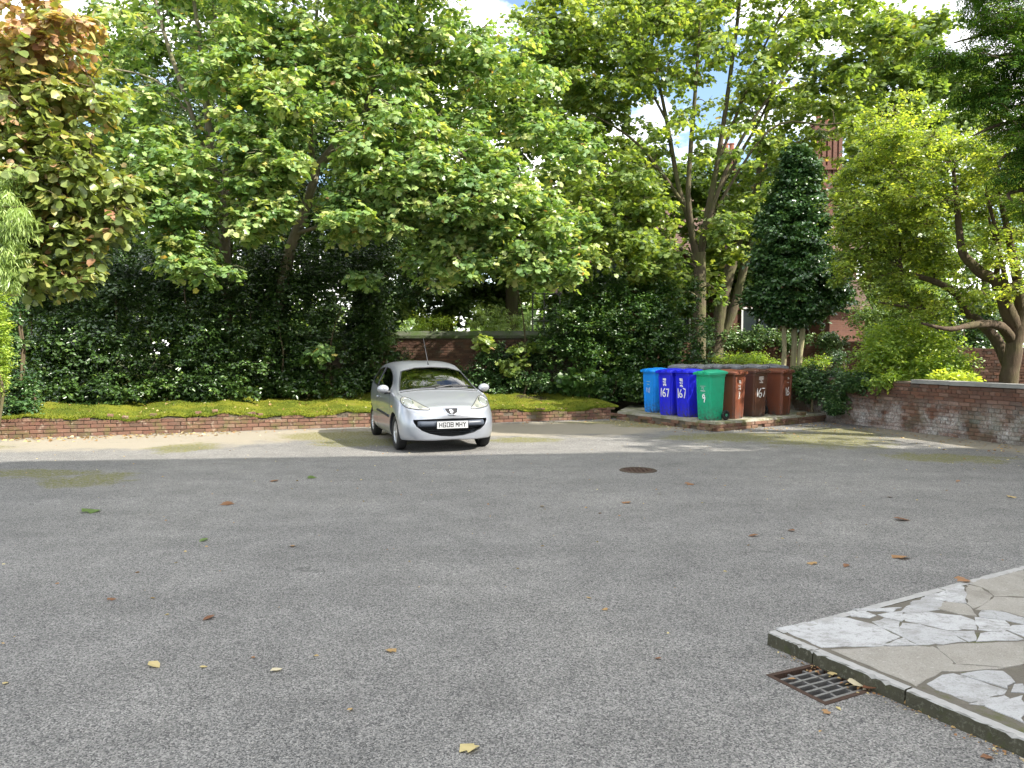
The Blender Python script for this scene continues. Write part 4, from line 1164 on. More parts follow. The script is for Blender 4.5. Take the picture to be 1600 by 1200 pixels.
# big vase-shaped sycamore by the bins
tree('sycamore_tree', 'large vase shaped sycamore with many upright bare stems behind the wheelie bins', 'tree', (5.6, 22.0, 0.4),
     [[(1092, 600, 22, 0.216), (1092, 520, 22, 0.200), (1094, 440, 22, 0.184), (1093, 395, 22, 0.176)],
      [(1090, 420, 22, 0.104), (1078, 350, 22, 0.088), (1060, 290, 22, 0.072), (1042, 190, 22, 0.060), (1028, 120, 22, 0.040), (1010, 20, 22, 0.024)],
      [(1088, 400, 22, 0.096), (1076, 320, 21.6, 0.080), (1078, 250, 21.5, 0.072), (1086, 150, 21.4, 0.056), (1095, 20, 21.4, 0.032)],
      [(1094, 400, 22.2, 0.112), (1108, 320, 22.2, 0.096), (1120, 260, 22.2, 0.080), (1138, 140, 22.2, 0.064), (1155, 10, 22.2, 0.048), (1160, -60, 22.2, 0.040)],
      [(1096, 395, 22, 0.080), (1110, 340, 21.6, 0.068), (1135, 265, 21.5, 0.056), (1175, 190, 21.4, 0.044), (1225, 120, 21.4, 0.032), (1262, 60, 21.4, 0.020)],
      [(1110, 320, 22.2, 0.056), (1160, 235, 22.6, 0.044), (1200, 160, 22.8, 0.036), (1240, 40, 22.8, 0.024)],
      [(1068, 320, 22, 0.064), (1030, 265, 21.5, 0.048), (985, 215, 21.2, 0.036), (920, 175, 21, 0.016)],
      [(1088, 410, 22, 0.064), (1040, 370, 21.3, 0.048), (985, 340, 20.8, 0.032), (920, 330, 20.4, 0.016)],
      [(1100, 360, 21.8, 0.048), (1200, 205, 21.2, 0.032), (1290, 195, 20.8, 0.022), (1340, 190, 20.6, 0.011)],
      [(1120, 260, 22.2, 0.048), (1200, 60, 22.2, 0.032), (1260, -20, 22.2, 0.020)],
      [(1042, 190, 22, 0.040), (990, 90, 22, 0.028), (950, 10, 22, 0.016)]],
     [(1090, 60, 170, 110, 22, 2.4, 40, .62), (960, 90, 110, 90, 21.6, 1.6, 17, .58), (1230, 110, 130, 100, 22, 2, 27, .58), (1060, 220, 150, 70, 21.2, 1.8, 24, .55), (950, 300, 110, 80, 20.4, 1.3, 25, .55),
      (1190, 260, 110, 60, 22, 1.6, 15, .52), (1090, 330, 120, 60, 21, 1.3, 14, .5), (1320, 150, 70, 70, 21.5, 1.2, 12, .52), (980, 390, 90, 40, 20, .8, 12, .45), (1060, 440, 70, 40, 20.6, .7, 8, .42), (1380, 60, 60, 40, 22, 1, 7, .5), (950, 10, 110, 60, 21.8, 1.5, 14, .58), (900, 180, 80, 70, 21.4, 1.2, 12, .55), (860, 60, 70, 80, 21.6, 1.2, 9, .55), (1150, -60, 220, 50, 22, 2, 18, .65), (1340, 0, 90, 50, 22, 1.2, 8, .55), (1420, 45, 75, 45, 21.6, 1, 13, .5), (890, 30, 70, 50, 21.8, 1.2, 6, .5), (905, 115, 60, 60, 21.4, 1, 8, .5), (1080, -10, 150, 40, 22, 1.5, 9, .55), (1270, 30, 90, 50, 22, 1.2, 8, .5), (1330, 215, 30, 40, 23, .6, 3, .4)],
     'leaf_big', TL, 'bark_big', 8, 7, .138, droop=.4, tint=(.50, .26), twig_every=3, dens=3.0)
AVOID[:] = [(1300, 200, 1302, 256, 20)]
# twin leaning trunks further back
tree('leaning_tree', 'twin trunked tree leaning right, its pale trunks lit beside the conical holly', 'tree', (6.9, 24.6, 0.4),
     [[(1118, 560, 24.6, .24), (1124, 500, 24.6, .22), (1136, 440, 24.6, .19), (1152, 380, 24.6, .16), (1180, 300, 24.6, .12), (1205, 235, 24.6, .09), (1262, 160, 24.6, .05)],
      [(1128, 530, 24.6, .17), (1146, 480, 24.5, .16), (1162, 420, 24.5, .13), (1180, 330, 24.6, .1), (1190, 220, 24.8, .07), (1215, 90, 25, .04)],
      [(1205, 235, 24.6, .06), (1300, 205, 24.2, .045), (1345, 175, 24, .03)], [(1240, 350, 24.5, .05), (1290, 320, 24, .04), (1350, 262, 23.6, .02)]],
     [(1240, 180, 120, 80, 24.6, 1.6, 12, .6), (1170, 330, 60, 60, 24, 1, 8, .5), (1310, 250, 80, 60, 24, 1.2, 8, .55), (1130, 390, 40, 60, 23.4, .8, 8, .45)],
     'leaf_big', TL, 'bark_big', 13, 8, .16, tint=(.6, .25), twig_every=3, dens=1.8)

AVOID[:] = []
# round-leaved shrub hanging in from the left, its upper leaves turning
def auto_tint(c):
    return 0.28 if c[2] < 3.5 else 0.37 if c[2] < 4.8 else 0.52 if c[2] < 5.4 else 0.70
tree('autumn_tree', 'round leaved tree at the left edge, upper leaves turning reddish brown', 'tree', (-9.6, 10.6, 0),
     [[(-260, 720, 10.6, .12), (-240, 500, 10.6, .11), (-200, 300, 10.6, .09), (-120, 150, 10.4, .06), (0, 60, 10.2, .035), (90, 30, 10, .016)],
      [(-215, 360, 10.6, .06), (-100, 330, 10.2, .045), (20, 330, 10, .03), (120, 370, 9.8, .014)], [(-200, 300, 10.6, .05), (-60, 210, 10.2, .04), (60, 190, 10, .026), (150, 230, 9.8, .012)],
      [(-160, 220, 10.5, .04), (-20, 120, 10.1, .03), (110, 130, 9.9, .014)]],
     [(40, 50, 120, 70, 10, .8, 26, .38), (60, 150, 110, 60, 9.9, .8, 28, .38), (60, 250, 120, 60, 9.8, .8, 30, .36), (80, 340, 110, 55, 9.7, .7, 26, .34), (60, 415, 100, 35, 9.6, .5, 14, .3), (165, 300, 45, 55, 9.7, .4, 8, .3), (-80, 200, 80, 220, 10.4, .8, 26, .42)],
     'leaf_hazel', TR, 'twig', 9, 6, .112, droop=.4, tint=(.45, .20), ctint=auto_tint, sink=.5, dens=1.7, pieces=260)
# pale weeping foliage in front of it
L = Leaves(); C, Rr = crown_points([(0, 320, 42, 75, 9.0, .3, 24, .22), (20, 300, 26, 50, 8.9, .2, 14, .18), (6, 400, 22, 50, 9.0, .2, 16, .18), (-60, 330, 40, 90, 9.2, .4, 14, .25)])
wroot = thing('weeping_shrub', 'pale narrow leaved weeping shrub at the left edge below the reddish leaves', 'shrub', (-7.3, 9.2, 0))
twigs(L, C, Rr, 16, 12, .085, .9, .2, (.5, .3), spread=.45, sink=1.3, flat=.7)
inv = -np.array([-7.3, 9.2, 0]); L.P = [p + inv for p in L.P]
obj('crown', L.mesh('crown', TS), MAT['leaf_willow'], wroot, kind='stuff')
mb = MB(); mb.tube([(0, 0, 0), (-.1, .05, 1.5), (.1, 0, 2.8), (.5, -.2, 3.6)], [.05, .045, .03, .01], 6)
for c in C[::2]: mb.tube([(.1, 0, 2.8), (c + inv) * .6 + np.array([.04, 0, 1.35]), c + inv], [.016, .011, .004], 4, caps=False)
mb.build('trunk', MAT['twig'], wroot, smooth=True)

# ------------------------------------------------------------------ dark hedge along the lawn
HG = 'dark evergreen shrubs along the back of the lawn'
bush('evergreen_shrub', 'dark glossy evergreen shrub at the left end of the lawn', 'shrub', [(120, 612, 115, 18, 15.9, .25, 20, .26), (130, 560, 110, 78, 16.6, .6, 46, .42), (120, 450, 100, 70, 17.2, .6, 34, .48)], 'leaf_dark', TO, 15, 10, .085, HG, base_z=.45, dens=2.0)
bush('evergreen_shrub', 'dark glossy evergreen shrub below the pale sycamore stems', 'shrub', [(300, 606, 110, 18, 16.7, .25, 20, .26), (300, 550, 110, 80, 17.2, .6, 48, .44), (290, 450, 110, 75, 17.9, .7, 40, .5)], 'leaf_dark', TO, 15, 10, .085, HG, base_z=.5, dens=2.0)
bush('evergreen_shrub', 'taller dark evergreen shrub with bright glints, left of the silver car', 'shrub', [(460, 597, 110, 18, 17.7, .25, 20, .26), (450, 530, 110, 90, 18.2, .7, 56, .46), (440, 430, 90, 60, 18.6, .7, 32, .48)], 'leaf_dark', TO, 15, 10, .085, HG, base_z=.55, dens=2.0)
bush('evergreen_shrub', 'dark evergreen shrub beside the old wall, directly behind the car roof', 'shrub', [(575, 592, 52, 18, 18.9, .25, 12, .26), (575, 530, 52, 75, 19.4, .6, 34, .44), (560, 430, 60, 60, 19.6, .7, 24, .5)], 'leaf_dark', TO, 15, 10, .085, HG, base_z=.6, dens=2.0)
tree('holly_tree', 'dark dense holly tree filling the gaps behind the left sycamores', 'tree', (-8.6, 22.5, .6),
     [[(355, 620, 22.5, .2), (355, 400, 22.5, .16), (360, 200, 22.5, .1), (365, 80, 22.5, .04)]],
     [(330, 300, 230, 130, 22, 1.6, 60, .85), (520, 330, 130, 120, 22, 1.4, 38, .8), (250, 180, 130, 110, 22.4, 1.4, 30, .85), (470, 180, 90, 90, 22.5, 1.4, 18, .8), (160, 420, 150, 110, 20.5, 1.2, 34, .75), (650, 420, 60, 60, 21.5, .8, 12, .6)],
     'leaf_dark', TD, 'bark_gnarl', 20, 11, .10, tint=(.5, .25), twig_every=4, flat=.8, dens=1.35)
bush('evergreen_shrub', 'deep shaded evergreen shrub behind the hedge at far left', 'shrub', [(70, 520, 120, 130, 19.0, .8, 46, .7)], 'leaf_dark', TD, 18, 10, .10, HG, base_z=.5, dens=1.1)

# clipped hedge end and ivy at the extreme left
bush('clipped_hedge', 'sunlit pale green hedge end at the extreme left edge', 'hedge', [(-40, 540, 52, 100, 13.6, .6, 60, .22), (-2, 520, 15, 110, 13.4, .2, 60, .15)], 'leaf_lime', TON, 12, 8, .055, base_z=.2, tint=(.45, .25))
bush('ivy', 'dark ivy tumbling over the left end of the brick wall', 'ivy', [(25, 600, 30, 50, 14.4, .3, 26, .25), (35, 635, 40, 12, 14.1, .3, 14, .18), (20, 500, 18, 80, 14.3, .2, 20, .2)], 'leaf_ivy', TO, 11, 8, .07, base_z=.35)

# ------------------------------------------------------------------ shrubs in the middle
bush('leafy_shrub', 'large dark green shrub between the old wall and the wheelie bins', 'shrub',
     [(960, 530, 120, 85, 20, .8, 70, .46), (1050, 520, 70, 95, 20.2, .8, 44, .46), (900, 500, 70, 60, 20.4, .7, 26, .44), (970, 440, 90, 45, 20.6, .7, 26, .42), (1000, 600, 90, 30, 19.2, .4, 22, .32)], 'leaf_shrub', TD, 14, 9, .085, base_z=.35, tint=(.42, .28), dens=1.9)
bush('laurel_shrub', 'low broad leaved plant at the foot of the dark green shrub', 'shrub', [(900, 597, 45, 18, 19.4, .3, 12, .28), (940, 590, 30, 14, 19.3, .2, 7, .26)], 'leaf_shrub', TL, 9, 6, .14, base_z=.4, tint=(.55, .2))
bush('ivy', 'low ivy carpet at the foot of the dark boundary wall', 'ivy', [(800, 600, 60, 16, 20.3, .4, 22, .26), (860, 596, 60, 14, 20, .4, 18, .24), (740, 590, 40, 22, 20.5, .3, 14, .28)], 'leaf_ivy', TO, 11, 8, .075, base_z=.4, dens=1.5)
bush('ivy', 'ivy climbing the dark boundary wall right of the car', 'ivy', [(790, 560, 45, 25, 20.7, .15, 16, .26), (845, 550, 30, 30, 20.7, .2, 12, .26)], 'leaf_ivy', TO, 11, 8, .08, base_z=.4, dens=1.5)
bush('garden_shrub', 'bright yellow green rounded shrub behind the dark wall, above the car', 'shrub', [(655, 508, 24, 14, 24, .5, 12, .3), (690, 505, 18, 12, 24, .4, 8, .28)], 'leaf_lime', TON, 12, 8, .07, base_z=.9, tint=(.55, .2))
bush('garden_shrub', 'pale feathery shrub behind the dark boundary wall, right of the rounded one', 'shrub', [(765, 498, 38, 26, 25, .6, 20, .38), (805, 505, 22, 16, 25, .4, 9, .3)], 'leaf_willow', TS, 13, 10, .13, base_z=.9, tint=(.45, .25), sink=.6)
# garden table, chair and railing seen through the leaves
fr = thing('garden_pergola', 'black metal garden frame glimpsed through leaves behind the boundary wall', 'pergola', (1.35, 29.0, .9))
mb = MB()
for x in (-.55, -.1, .5): mb.tube([(x, 0, 0), (x, 0, 3.0)], .035, 6)
mb.build('post', MAT['iron'], fr)
mb = MB()
for z in (1.9, 2.35, 2.95): mb.tube([(-.6, 0, z), (.6, 0, z)], .025, 5)
mb.build('rail', MAT['iron'], fr)
gw = thing('planter_wall', 'low brick terrace wall beneath the black garden frame', 'wall', (1.6, 28.4, .9))
mb = MB(); mb.box((0, 0, .75), (3.2, .25, 1.5)); mb.build('wall', MAT['house_brick'], gw)

# conical holly on three slim stems behind the brown bins
HB = np.array(at(1236, 590, 18.6)); HB[2] = .3
hl = thing('conical_holly', 'dark conical holly clipped above three slim bare stems behind the brown bins', 'tree', tuple(HB))
L = Leaves(); C, Rr = [], []
for k in range(560):
    h = rng.uniform(0, 1) ** 1.35
    py = 500 - h * 265
    prof = 70 * min(1, (h / .10) ** .6 if h < .10 else 1) * (1 - max(0, h - .12) / .88) ** .72 + 6
    a = rng.uniform(0, 2 * math.pi); rr = prof / FPX * 18.6 * rng.uniform(.15, 1.0) ** .5 * (1 + .16 * math.sin(9 * h + a) + random.gauss(0, .07))
    c = at(1243 + 6 * (h - .5), py, 18.6) + np.array([rr * math.cos(a), rr * math.sin(a), 0])
    C.append(c); s_ = random.uniform(.16, .42); Rr.append((s_, s_, s_ * .7))
C, Rr = np.array(C), np.array(Rr)
twigs(L, C, Rr, 12, 9, .10, .2, .75, (.45, .25), flat=.7)
L.P = [p - HB for p in L.P]
obj('crown', L.mesh('crown', TD), MAT['leaf_holly'], hl, kind='stuff')
for k, (xb, xt, r, dy) in enumerate(((1223, 1226, .065, 0), (1238, 1241, .075, .1), (1246, 1254, .075, -.05), )):
    mb = MB(); sk = []
    pl = [(xb, 592, 18.6 + dy, r), ((xb + xt) / 2 + 1, 545, 18.6 + dy, r * .95), (xt, 495, 18.6 + dy, r * .85), (1243, 430, 18.6, r * .45), (1243, 300, 18.6, .012)]
    limb(mb, sk, pl, .05, 8)
    mb.v = [(v[0] - HB[0], v[1] - HB[1], v[2] - HB[2]) for v in mb.v]
    mb.build('trunk', MAT['bark_pale'], hl, smooth=True)

# ivy over the garden wall and the shrubs behind it
bush('ivy', 'thick dark ivy spilling over the garden wall beside the brown bins', 'ivy', [(1290, 602, 48, 26, 17.4, .35, 50, .26), (1345, 597, 42, 14, 16.2, .25, 30, .22), (1310, 626, 22, 20, 16.7, .12, 24, .2), (1255, 592, 24, 20, 18, .3, 20, .26)], 'leaf_ivy', TO, 12, 8, .07, base_z=.2, dens=1.5)
bush('light_shrub', 'bright yellow green leafy shrub rising behind the garden wall', 'shrub', [(1420, 550, 85, 46, 16.2, .6, 60, .34), (1375, 570, 55, 30, 16.6, .4, 30, .3), (1470, 570, 50, 26, 15.6, .4, 26, .28), (1405, 520, 55, 22, 16.6, .5, 12, .28), (1410, 592, 50, 8, 15.5, .15, 14, .2)], 'leaf_lime', TON, 12, 8, .085, base_z=.42, tint=(.42, .28), dens=1.5)
bush('golden_plant', 'golden yellow leaves lying along the coping of the garden wall', 'plant', [(1490, 592, 22, 6, 14.5, .12, 7, .16), (1465, 588, 14, 6, 14.9, .1, 4, .15), (1515, 594, 12, 4, 14.2, .1, 4, .13)], 'leaf_lime', TO, 8, 6, .10, base_z=.95, tint=(.9, .06))

AVOID[:] = [(1300, 200, 1302, 256, 20), (1588, 520, 1566, 462, 16), (1556, 440, 1518, 412, 16), (1510, 400, 1498, 340, 12), (1580, 530, 1500, 510, 11), (1510, 488, 1446, 436, 11), (1446, 436, 1400, 407, 9), (1588, 430, 1578, 380, 11)]
# gnarled tree at the right behind the wall
tree('gnarled_tree', 'old gnarled tree with dark crooked limbs and small sunlit leaves behind the garden wall', 'tree', tuple(np.array([*at(1585, 600, 15.4)[:2], .4])),
     [[(1572, 640, 15.4, .20), (1576, 594, 15.4, .175), (1583, 555, 15.4, .16), (1588, 520, 15.4, .15), (1600, 488, 15.4, .17), (1640, 420, 15.4, .12), (1680, 300, 15.4, .08)],
      [(1588, 515, 15.4, .15), (1576, 490, 15.3, .145), (1566, 462, 15.2, .13), (1556, 438, 15.1, .12), (1534, 427, 15, .105), (1518, 412, 14.9, .095), (1504, 394, 14.8, .08), (1498, 350, 14.8, .06), (1490, 270, 14.8, .035)],
      [(1580, 530, 15.4, .11), (1566, 512, 15.1, .10), (1546, 506, 14.8, .085), (1520, 508, 14.5, .07), (1482, 514, 14.2, .045), (1440, 505, 14, .02)],
      [(1575, 570, 15.7, .12), (1552, 525, 15.9, .11), (1512, 488, 16, .095), (1500, 466, 16, .085), (1480, 449, 16, .075), (1446, 435, 16, .06), (1410, 424, 15.9, .05), (1400, 407, 15.8, .04), (1380, 395, 15.7, .028), (1340, 372, 15.6, .014)],
      [(1408, 424, 15.9, .03), (1406, 380, 15.9, .022), (1407, 300, 15.9, .012)], [(1442, 482, 15.7, .035), (1410, 478, 15.6, .03), (1376, 473, 15.6, .016)],
      [(1596, 490, 15.4, .11), (1588, 430, 15.3, .09), (1578, 380, 15.2, .07), (1560, 290, 15.2, .045), (1550, 200, 15.2, .02)], [(1556, 438, 15.1, .06), (1560, 380, 14.9, .045), (1540, 300, 14.7, .025)],
      [(1576, 492, 15.3, .06), (1572, 440, 15, .05), (1545, 340, 14.8, .02)]],
     [(1480, 300, 150, 90, 15.3, 1.2, 62, .40), (1380, 330, 90, 80, 15.7, 1, 34, .38), (1420, 420, 80, 60, 15.8, .8, 26, .33), (1560, 400, 70, 80, 15, .9, 24, .34), (1480, 480, 70, 40, 15.6, .6, 15, .3), (1340, 400, 50, 60, 15.6, .6, 14, .33),
      (1580, 260, 80, 80, 15, 1, 24, .42), (1450, 220, 110, 50, 15.5, 1, 24, .4), (1680, 330, 80, 140, 15.4, 1.2, 16, .45), (1330, 270, 40, 40, 15.8, .6, 8, .33), (1400, 200, 80, 60, 15.8, 1, 16, .38), (1415, 455, 40, 35, 16.3, .5, 8, .3), (1555, 470, 45, 30, 16.2, .4, 10, .28), (1450, 400, 60, 40, 16.6, .5, 14, .33)],
     'leaf_maple', TD, 'bark_gnarl', 15, 9, .075, droop=.2, tint=(.48, .28), twig_every=3, flat=.7, dens=1.6)
AVOID[:] = []
# dark conifer hanging into the top right corner
tree('conifer', 'dark cedar like conifer with level sprays in the top right corner', 'tree', (10.6, 12.6, .3),
     [[(1780, 640, 12.6, .3), (1775, 400, 12.6, .26), (1770, 200, 12.6, .22), (1765, 0, 12.6, .17), (1760, -200, 12.6, .1)]] +
     [[(1770, y + 30, 12.6, .07), (1680, y - 4, 12.3, .05), (1580, y, 12.0, .03), (x, y + 22, 11.8, .012)] for x, y in ((1490, 45), (1450, 85), (1500, 130), (1520, 190), (1560, 240), (1590, 300), (1510, -40))],
     [(1610 + .10 * (y - 80), y, 115 - .12 * (y + 30), 32, 12.1, .9, 24, .42) for y in (-30, 30, 85, 140, 195)] + [(1480, 85, 45, 16, 11.9, .3, 7, .3), (1530, 150, 40, 18, 11.9, .3, 6, .3), (1625, 255, 70, 26, 12, .7, 14, .38), (1640, 320, 60, 24, 12, .6, 8, .36), (1720, 60, 60, 120, 12.5, .9, 16, .5)],
     'leaf_conifer', TC, 'bark_gnarl', 16, 6, .16, droop=.35, tint=(.45, .28), twig_every=3, flat=.6, upn=1.4, sink=.25, dens=1.35)

L = Leaves(); b0 = np.array([11.6, 9.6, 0.3]); mb = MB()  # unseen tree added off to the right to dapple the sunlit asphalt
C = b0 + np.array([0, 0, 6.6]) + rng.normal(size=(60, 3)) * np.array([1.0, 1.3, 1.0])
C = C[C[:, 0] > .70 * C[:, 1] + 1.6]
twigs(L, C, np.full((len(C), 3), .55), 10, 8, .14, .3, .8, (.5, .25))
rt = thing('unseen_dapple_tree', 'loose crowned tree added out of view by the garden wall to dapple the light', 'tree', tuple(b0))
mb.tube([(0, 0, 0), (.1, 0, 3), (0, .1, 5), (0, 0, 7.6)], [.2, .16, .11, .03], 8)
for c in C[::2]: mb.tube([(0, .1, 4.8), (c - b0) * .6 + np.array([0, 0, 2.2]), c - b0], [.05, .03, .01], 4, caps=False)
mb.build('trunk', MAT['bark_big'], rt, smooth=True)
L.P = [p - b0 for p in L.P]; obj('crown', L.mesh('crown', TQ), MAT['leaf_big'], rt, kind='stuff')

# ------------------------------------------------------------------ garden beyond
bush('tall_hedge', 'tall dark hedge far behind the holly tree and sycamore trunks', 'hedge', [(330, 440, 300, 70, 26, .6, 90, .85), (600, 450, 60, 50, 26, .6, 16, .7)], 'leaf_shrub', TD, 16, 9, .14, base_z=.6, tint=(.3, .25))
bush('low_hedge', 'low clipped pale hedge just behind the row of bins', 'hedge', [(1165, 562, 62, 10, 20.6, .4, 40, .24), (1270, 565, 30, 9, 20.4, .3, 14, .22)], 'leaf_lime', TON, 12, 8, .05, base_z=.42, tint=(.3, .25), upn=.4)
bush('ivy_hedge', 'ivy covered wall in front of the house windows', 'hedge', [(1190, 528, 75, 17, 25, .4, 46, .34), (1290, 532, 35, 14, 25, .3, 16, .3), (1125, 535, 25, 22, 24.5, .3, 12, .32)], 'leaf_ivy', TO, 12, 8, .09, base_z=.42, tint=(.75, .25), upn=.3)
ivw = thing('garden_divider', 'brick garden divider half hidden beneath pale ivy', 'wall', (8.4, 25.5, .4))
mb = MB(); mb.box((0.4, 0, .78), (6.4, .25, 1.56)); mb.build('wall', MAT['house_brick'], ivw)
bush('dark_hedge', 'small dark clipped hedge between the holly and the bright shrub', 'hedge', [(1312, 556, 22, 8, 21.5, .3, 16, .22)], 'leaf_holly', TON, 12, 8, .05, base_z=.42)
bush('garden_shrub', 'mid green shrub in the sunlit garden left of the gnarled tree', 'shrub', [(1380, 500, 50, 55, 24, .8, 34, .55), (1440, 500, 50, 50, 23, .8, 26, .5)], 'leaf_far', TON, 14, 9, .10, base_z=.42, tint=(.45, .25))
bush('garden_shrub', 'deep green bush in shade behind the gnarled trunk', 'shrub', [(1500, 500, 70, 50, 19.5, .7, 44, .5)], 'leaf_holly', TO, 14, 9, .09, base_z=.42)
FT = 'trees standing beyond the rear gardens'
AVOID[:] = [(1300, 195, 1302, 256, 34)]
for (lab, base, leaf, tn, regs) in (
        ('pale tree beyond the garden, seen between holly and gnarled tree', (1395, 36), 'leaf_far', .65, [(1410, 390, 100, 130, 36, 2, 64, 1.1), (1410, 480, 90, 60, 35, 1.5, 34, .9), (1370, 450, 30, 60, 34, 1, 14, .7)]),
        ('yellow green tree beyond the dark wall, above the parked car', (700, 31), 'leaf_far', .5, [(700, 400, 140, 90, 31, 2, 70, .95), (700, 470, 130, 36, 30, 1, 30, .75)]),
        ('mid green tree beyond the dark wall, beside the garden frame', (905, 33), 'leaf_far', .3, [(900, 390, 90, 100, 33, 2, 60, 1.0), (900, 460, 90, 40, 32, 1, 26, .8)]),
        ('bright tree far beyond the gnarled tree at right', (1540, 40), 'leaf_far', .55, [(1540, 380, 120, 170, 40, 2.5, 60, 1.3)]),
        ('green tree far beyond the hedge at the left edge', (80, 30), 'leaf_far', .3, [(60, 300, 170, 220, 30, 2.5, 70, 1.2), (90, 500, 140, 60, 29, 1.5, 26, 1.1)]),
        ('large green tree far behind the two left sycamores', (330, 29), 'leaf_far', .3, [(330, 130, 230, 260, 29, 2.5, 96, 1.2), (330, 420, 230, 110, 28, 2, 46, 1.15), (380, -260, 240, 180, 30, 2.5, 30, 1.5)]),
        ('tall green tree behind the leaning forked sycamore', (560, 28), 'leaf_far', .4, [(560, 150, 160, 200, 28, 2.5, 80, 1.1), (590, 370, 160, 110, 28, 2, 50, 1.0), (640, -260, 180, 200, 29, 2.5, 50, 1.4)]),
        ('mid green tree behind the sycamore branches right of the car', (800, 29), 'leaf_far', .42, [(810, 190, 130, 170, 29, 2, 66, 1.0), (940, 60, 90, 90, 28, 1.5, 12, .8), (800, 340, 120, 70, 28, 1.5, 28, .9)]),
        ('yellow green tree close before the house, behind the bare stems', (1010, 27), 'leaf_far', .6, [(960, 320, 110, 110, 27, 1.5, 60, .85), (1130, 300, 110, 100, 27.5, 1.5, 44, .85), (1090, 440, 100, 60, 26, 1, 28, .7), (1180, 420, 60, 60, 26.5, 1, 16, .7)]),
        ('light tree between the house and the gnarled tree', (1400, 25), 'leaf_far', .6, [(1390, 280, 80, 130, 25, 1.5, 44, .8), (1450, 150, 120, 90, 25, 1.5, 36, .8), (1430, 440, 45, 50, 25, 1, 12, .6)])):
    b = at(base[0], 560, base[1]); b[2] = .5; Y = base[1]; t_ = regs[0]
    tree('far_tree', lab, 'tree', tuple(b), [[(base[0], 600, Y, .3), (base[0], (560 + t_[1]) / 2, Y, .22), (t_[0], t_[1], Y, .12), (t_[0] + 8, t_[1] - t_[3] * .8, Y, .04)]],
         regs, leaf, TQ, 'bark_big', 20, 12, .22, FT, tint=(tn, .25), twig_every=0, flat=.8)
AVOID[:] = []
# wood closing the view all round
L = Leaves(); th_ = np.concatenate([rng.uniform(0, 2 * math.pi, 300), rng.normal(0, .45, 700)]); rad_ = rng.uniform(62, 85, 1000)
C = np.stack([rad_ * np.sin(th_), rad_ * np.cos(th_), rng.uniform(0, 1, 1000) ** .8 * (7 + 2.5 * np.sin(th_ * 9) + 1.5 * np.sin(th_ * 23))], 1)
twigs(L, C, np.full((1000, 3), 2.4), 7, 5, .85, .1, .6, (.4, .25), flat=.9)
obj('far_woodland', L.mesh('far_woodland', TQ), MAT['leaf_far'], kind='stuff')
# ------------------------------------------------------------------ wheelie bins
def plastic(name, c, rough=0.42, dirtc=(0.05, 0.045, 0.04)):
    t = NT(name); p = t.n('TexCoord').outputs['Object']
    sp = t.n('SeparateXYZ'); t.set(sp, 0, p)
    col_ = t.mix(t.noise(p, 5, 4), tuple(k * .85 for k in c), tuple(min(1, k * 1.15) for k in c))
    d = t.math('MULTIPLY', t.ramp(sp.outputs['Z'], [(0.02, (1,) * 3), (0.30, (.15,) * 3), (.9, (.06,) * 3)]), t.ramp(t.noise(p, 14, 7, .72), [(.38, (0,) * 3), (.6, (1.0,) * 3)]))
    col_ = t.mix(d, col_, dirtc)
    sc = t.n('Mapping'); t.set(sc, 'Vector', p); sc.inputs['Scale'].default_value = (1, 1, 9)
    col_ = t.mix(t.ramp(t.noise(sc.outputs[0], 30, 5, .7), [(.54, (0,) * 3), (.72, (.22,) * 3)]), col_, tuple(min(1, k * 1.4 + .07) for k in c))
    col_ = t.mix(t.ramp(t.noise(p, 3, 4), [(.4, (0,) * 3), (.7, (.10,) * 3)]), col_, tuple(k * .7 + .06 for k in c))
    t.pbsdf(col_, t.math('ADD', t.math('MULTIPLY', t.noise(p, 20, 4), .25), rough - .12), 0.45, t.bump(t.noise(p, 150, 3), 0.15, .004)); return t.m
PLC = {'light blue': (0.004, 0.27, 0.86), 'royal blue': (0.006, 0.012, 0.66), 'green': (0.006, 0.36, 0.19), 'brown': (0.15, 0.044, 0.020), 'dark brown': (0.095, 0.038, 0.020), 'grey': (0.17, 0.175, 0.19)}
for k, c in PLC.items(): MAT['bin ' + k] = plastic('bin_' + k.replace(' ', '_'), c)
MAT['rubber'] = simple('rubber', (0.016, 0.016, 0.016), 0.7, 0.3, 0.2)
MAT['paint_mark'] = simple('white_marking', (0.78, 0.78, 0.78), 0.7, 0.2, 0.08, 40)
MAT['faded_mark'] = simple('faded_marking', (0.46, 0.42, 0.39), 0.7, 0.2, 0.25, 60)
MAT['print_mark'] = simple('faint_print', (0.40, 0.55, 0.50), 0.7, 0.2, 0.2, 60)
def rrect(w, d, r, n=4):
    out = []
    for cx, cy, a0 in ((w / 2 - r, -d / 2 + r, -90), (w / 2 - r, d / 2 - r, 0), (-w / 2 + r, d / 2 - r, 90), (-w / 2 + r, -d / 2 + r, 180)):
        for k in range(n + 1):
            a = R(a0 + 90 * k / n); out.append((cx + r * math.cos(a), cy + r * math.sin(a)))
    return out
def loft(mb, rings, cap0=True, cap1=True):
    n = len(rings[0]); b = len(mb.v)
    for r in rings: mb.v += [tuple(p) for p in r]
    for i in range(len(rings) - 1):
        for k in range(n):
            mb.f.append((b + i * n + k, b + i * n + (k + 1) % n, b + (i + 1) * n + (k + 1) % n, b + (i + 1) * n + k))
    if cap0: mb.f.append(tuple(b + k for k in reversed(range(n))))
    if cap1: mb.f.append(tuple(b + (len(rings) - 1) * n + k for k in range(n)))
    mb.mi += [0] * (len(mb.f) - len(mb.mi))
BW, BD, BH = 0.46, 0.50, 1.0
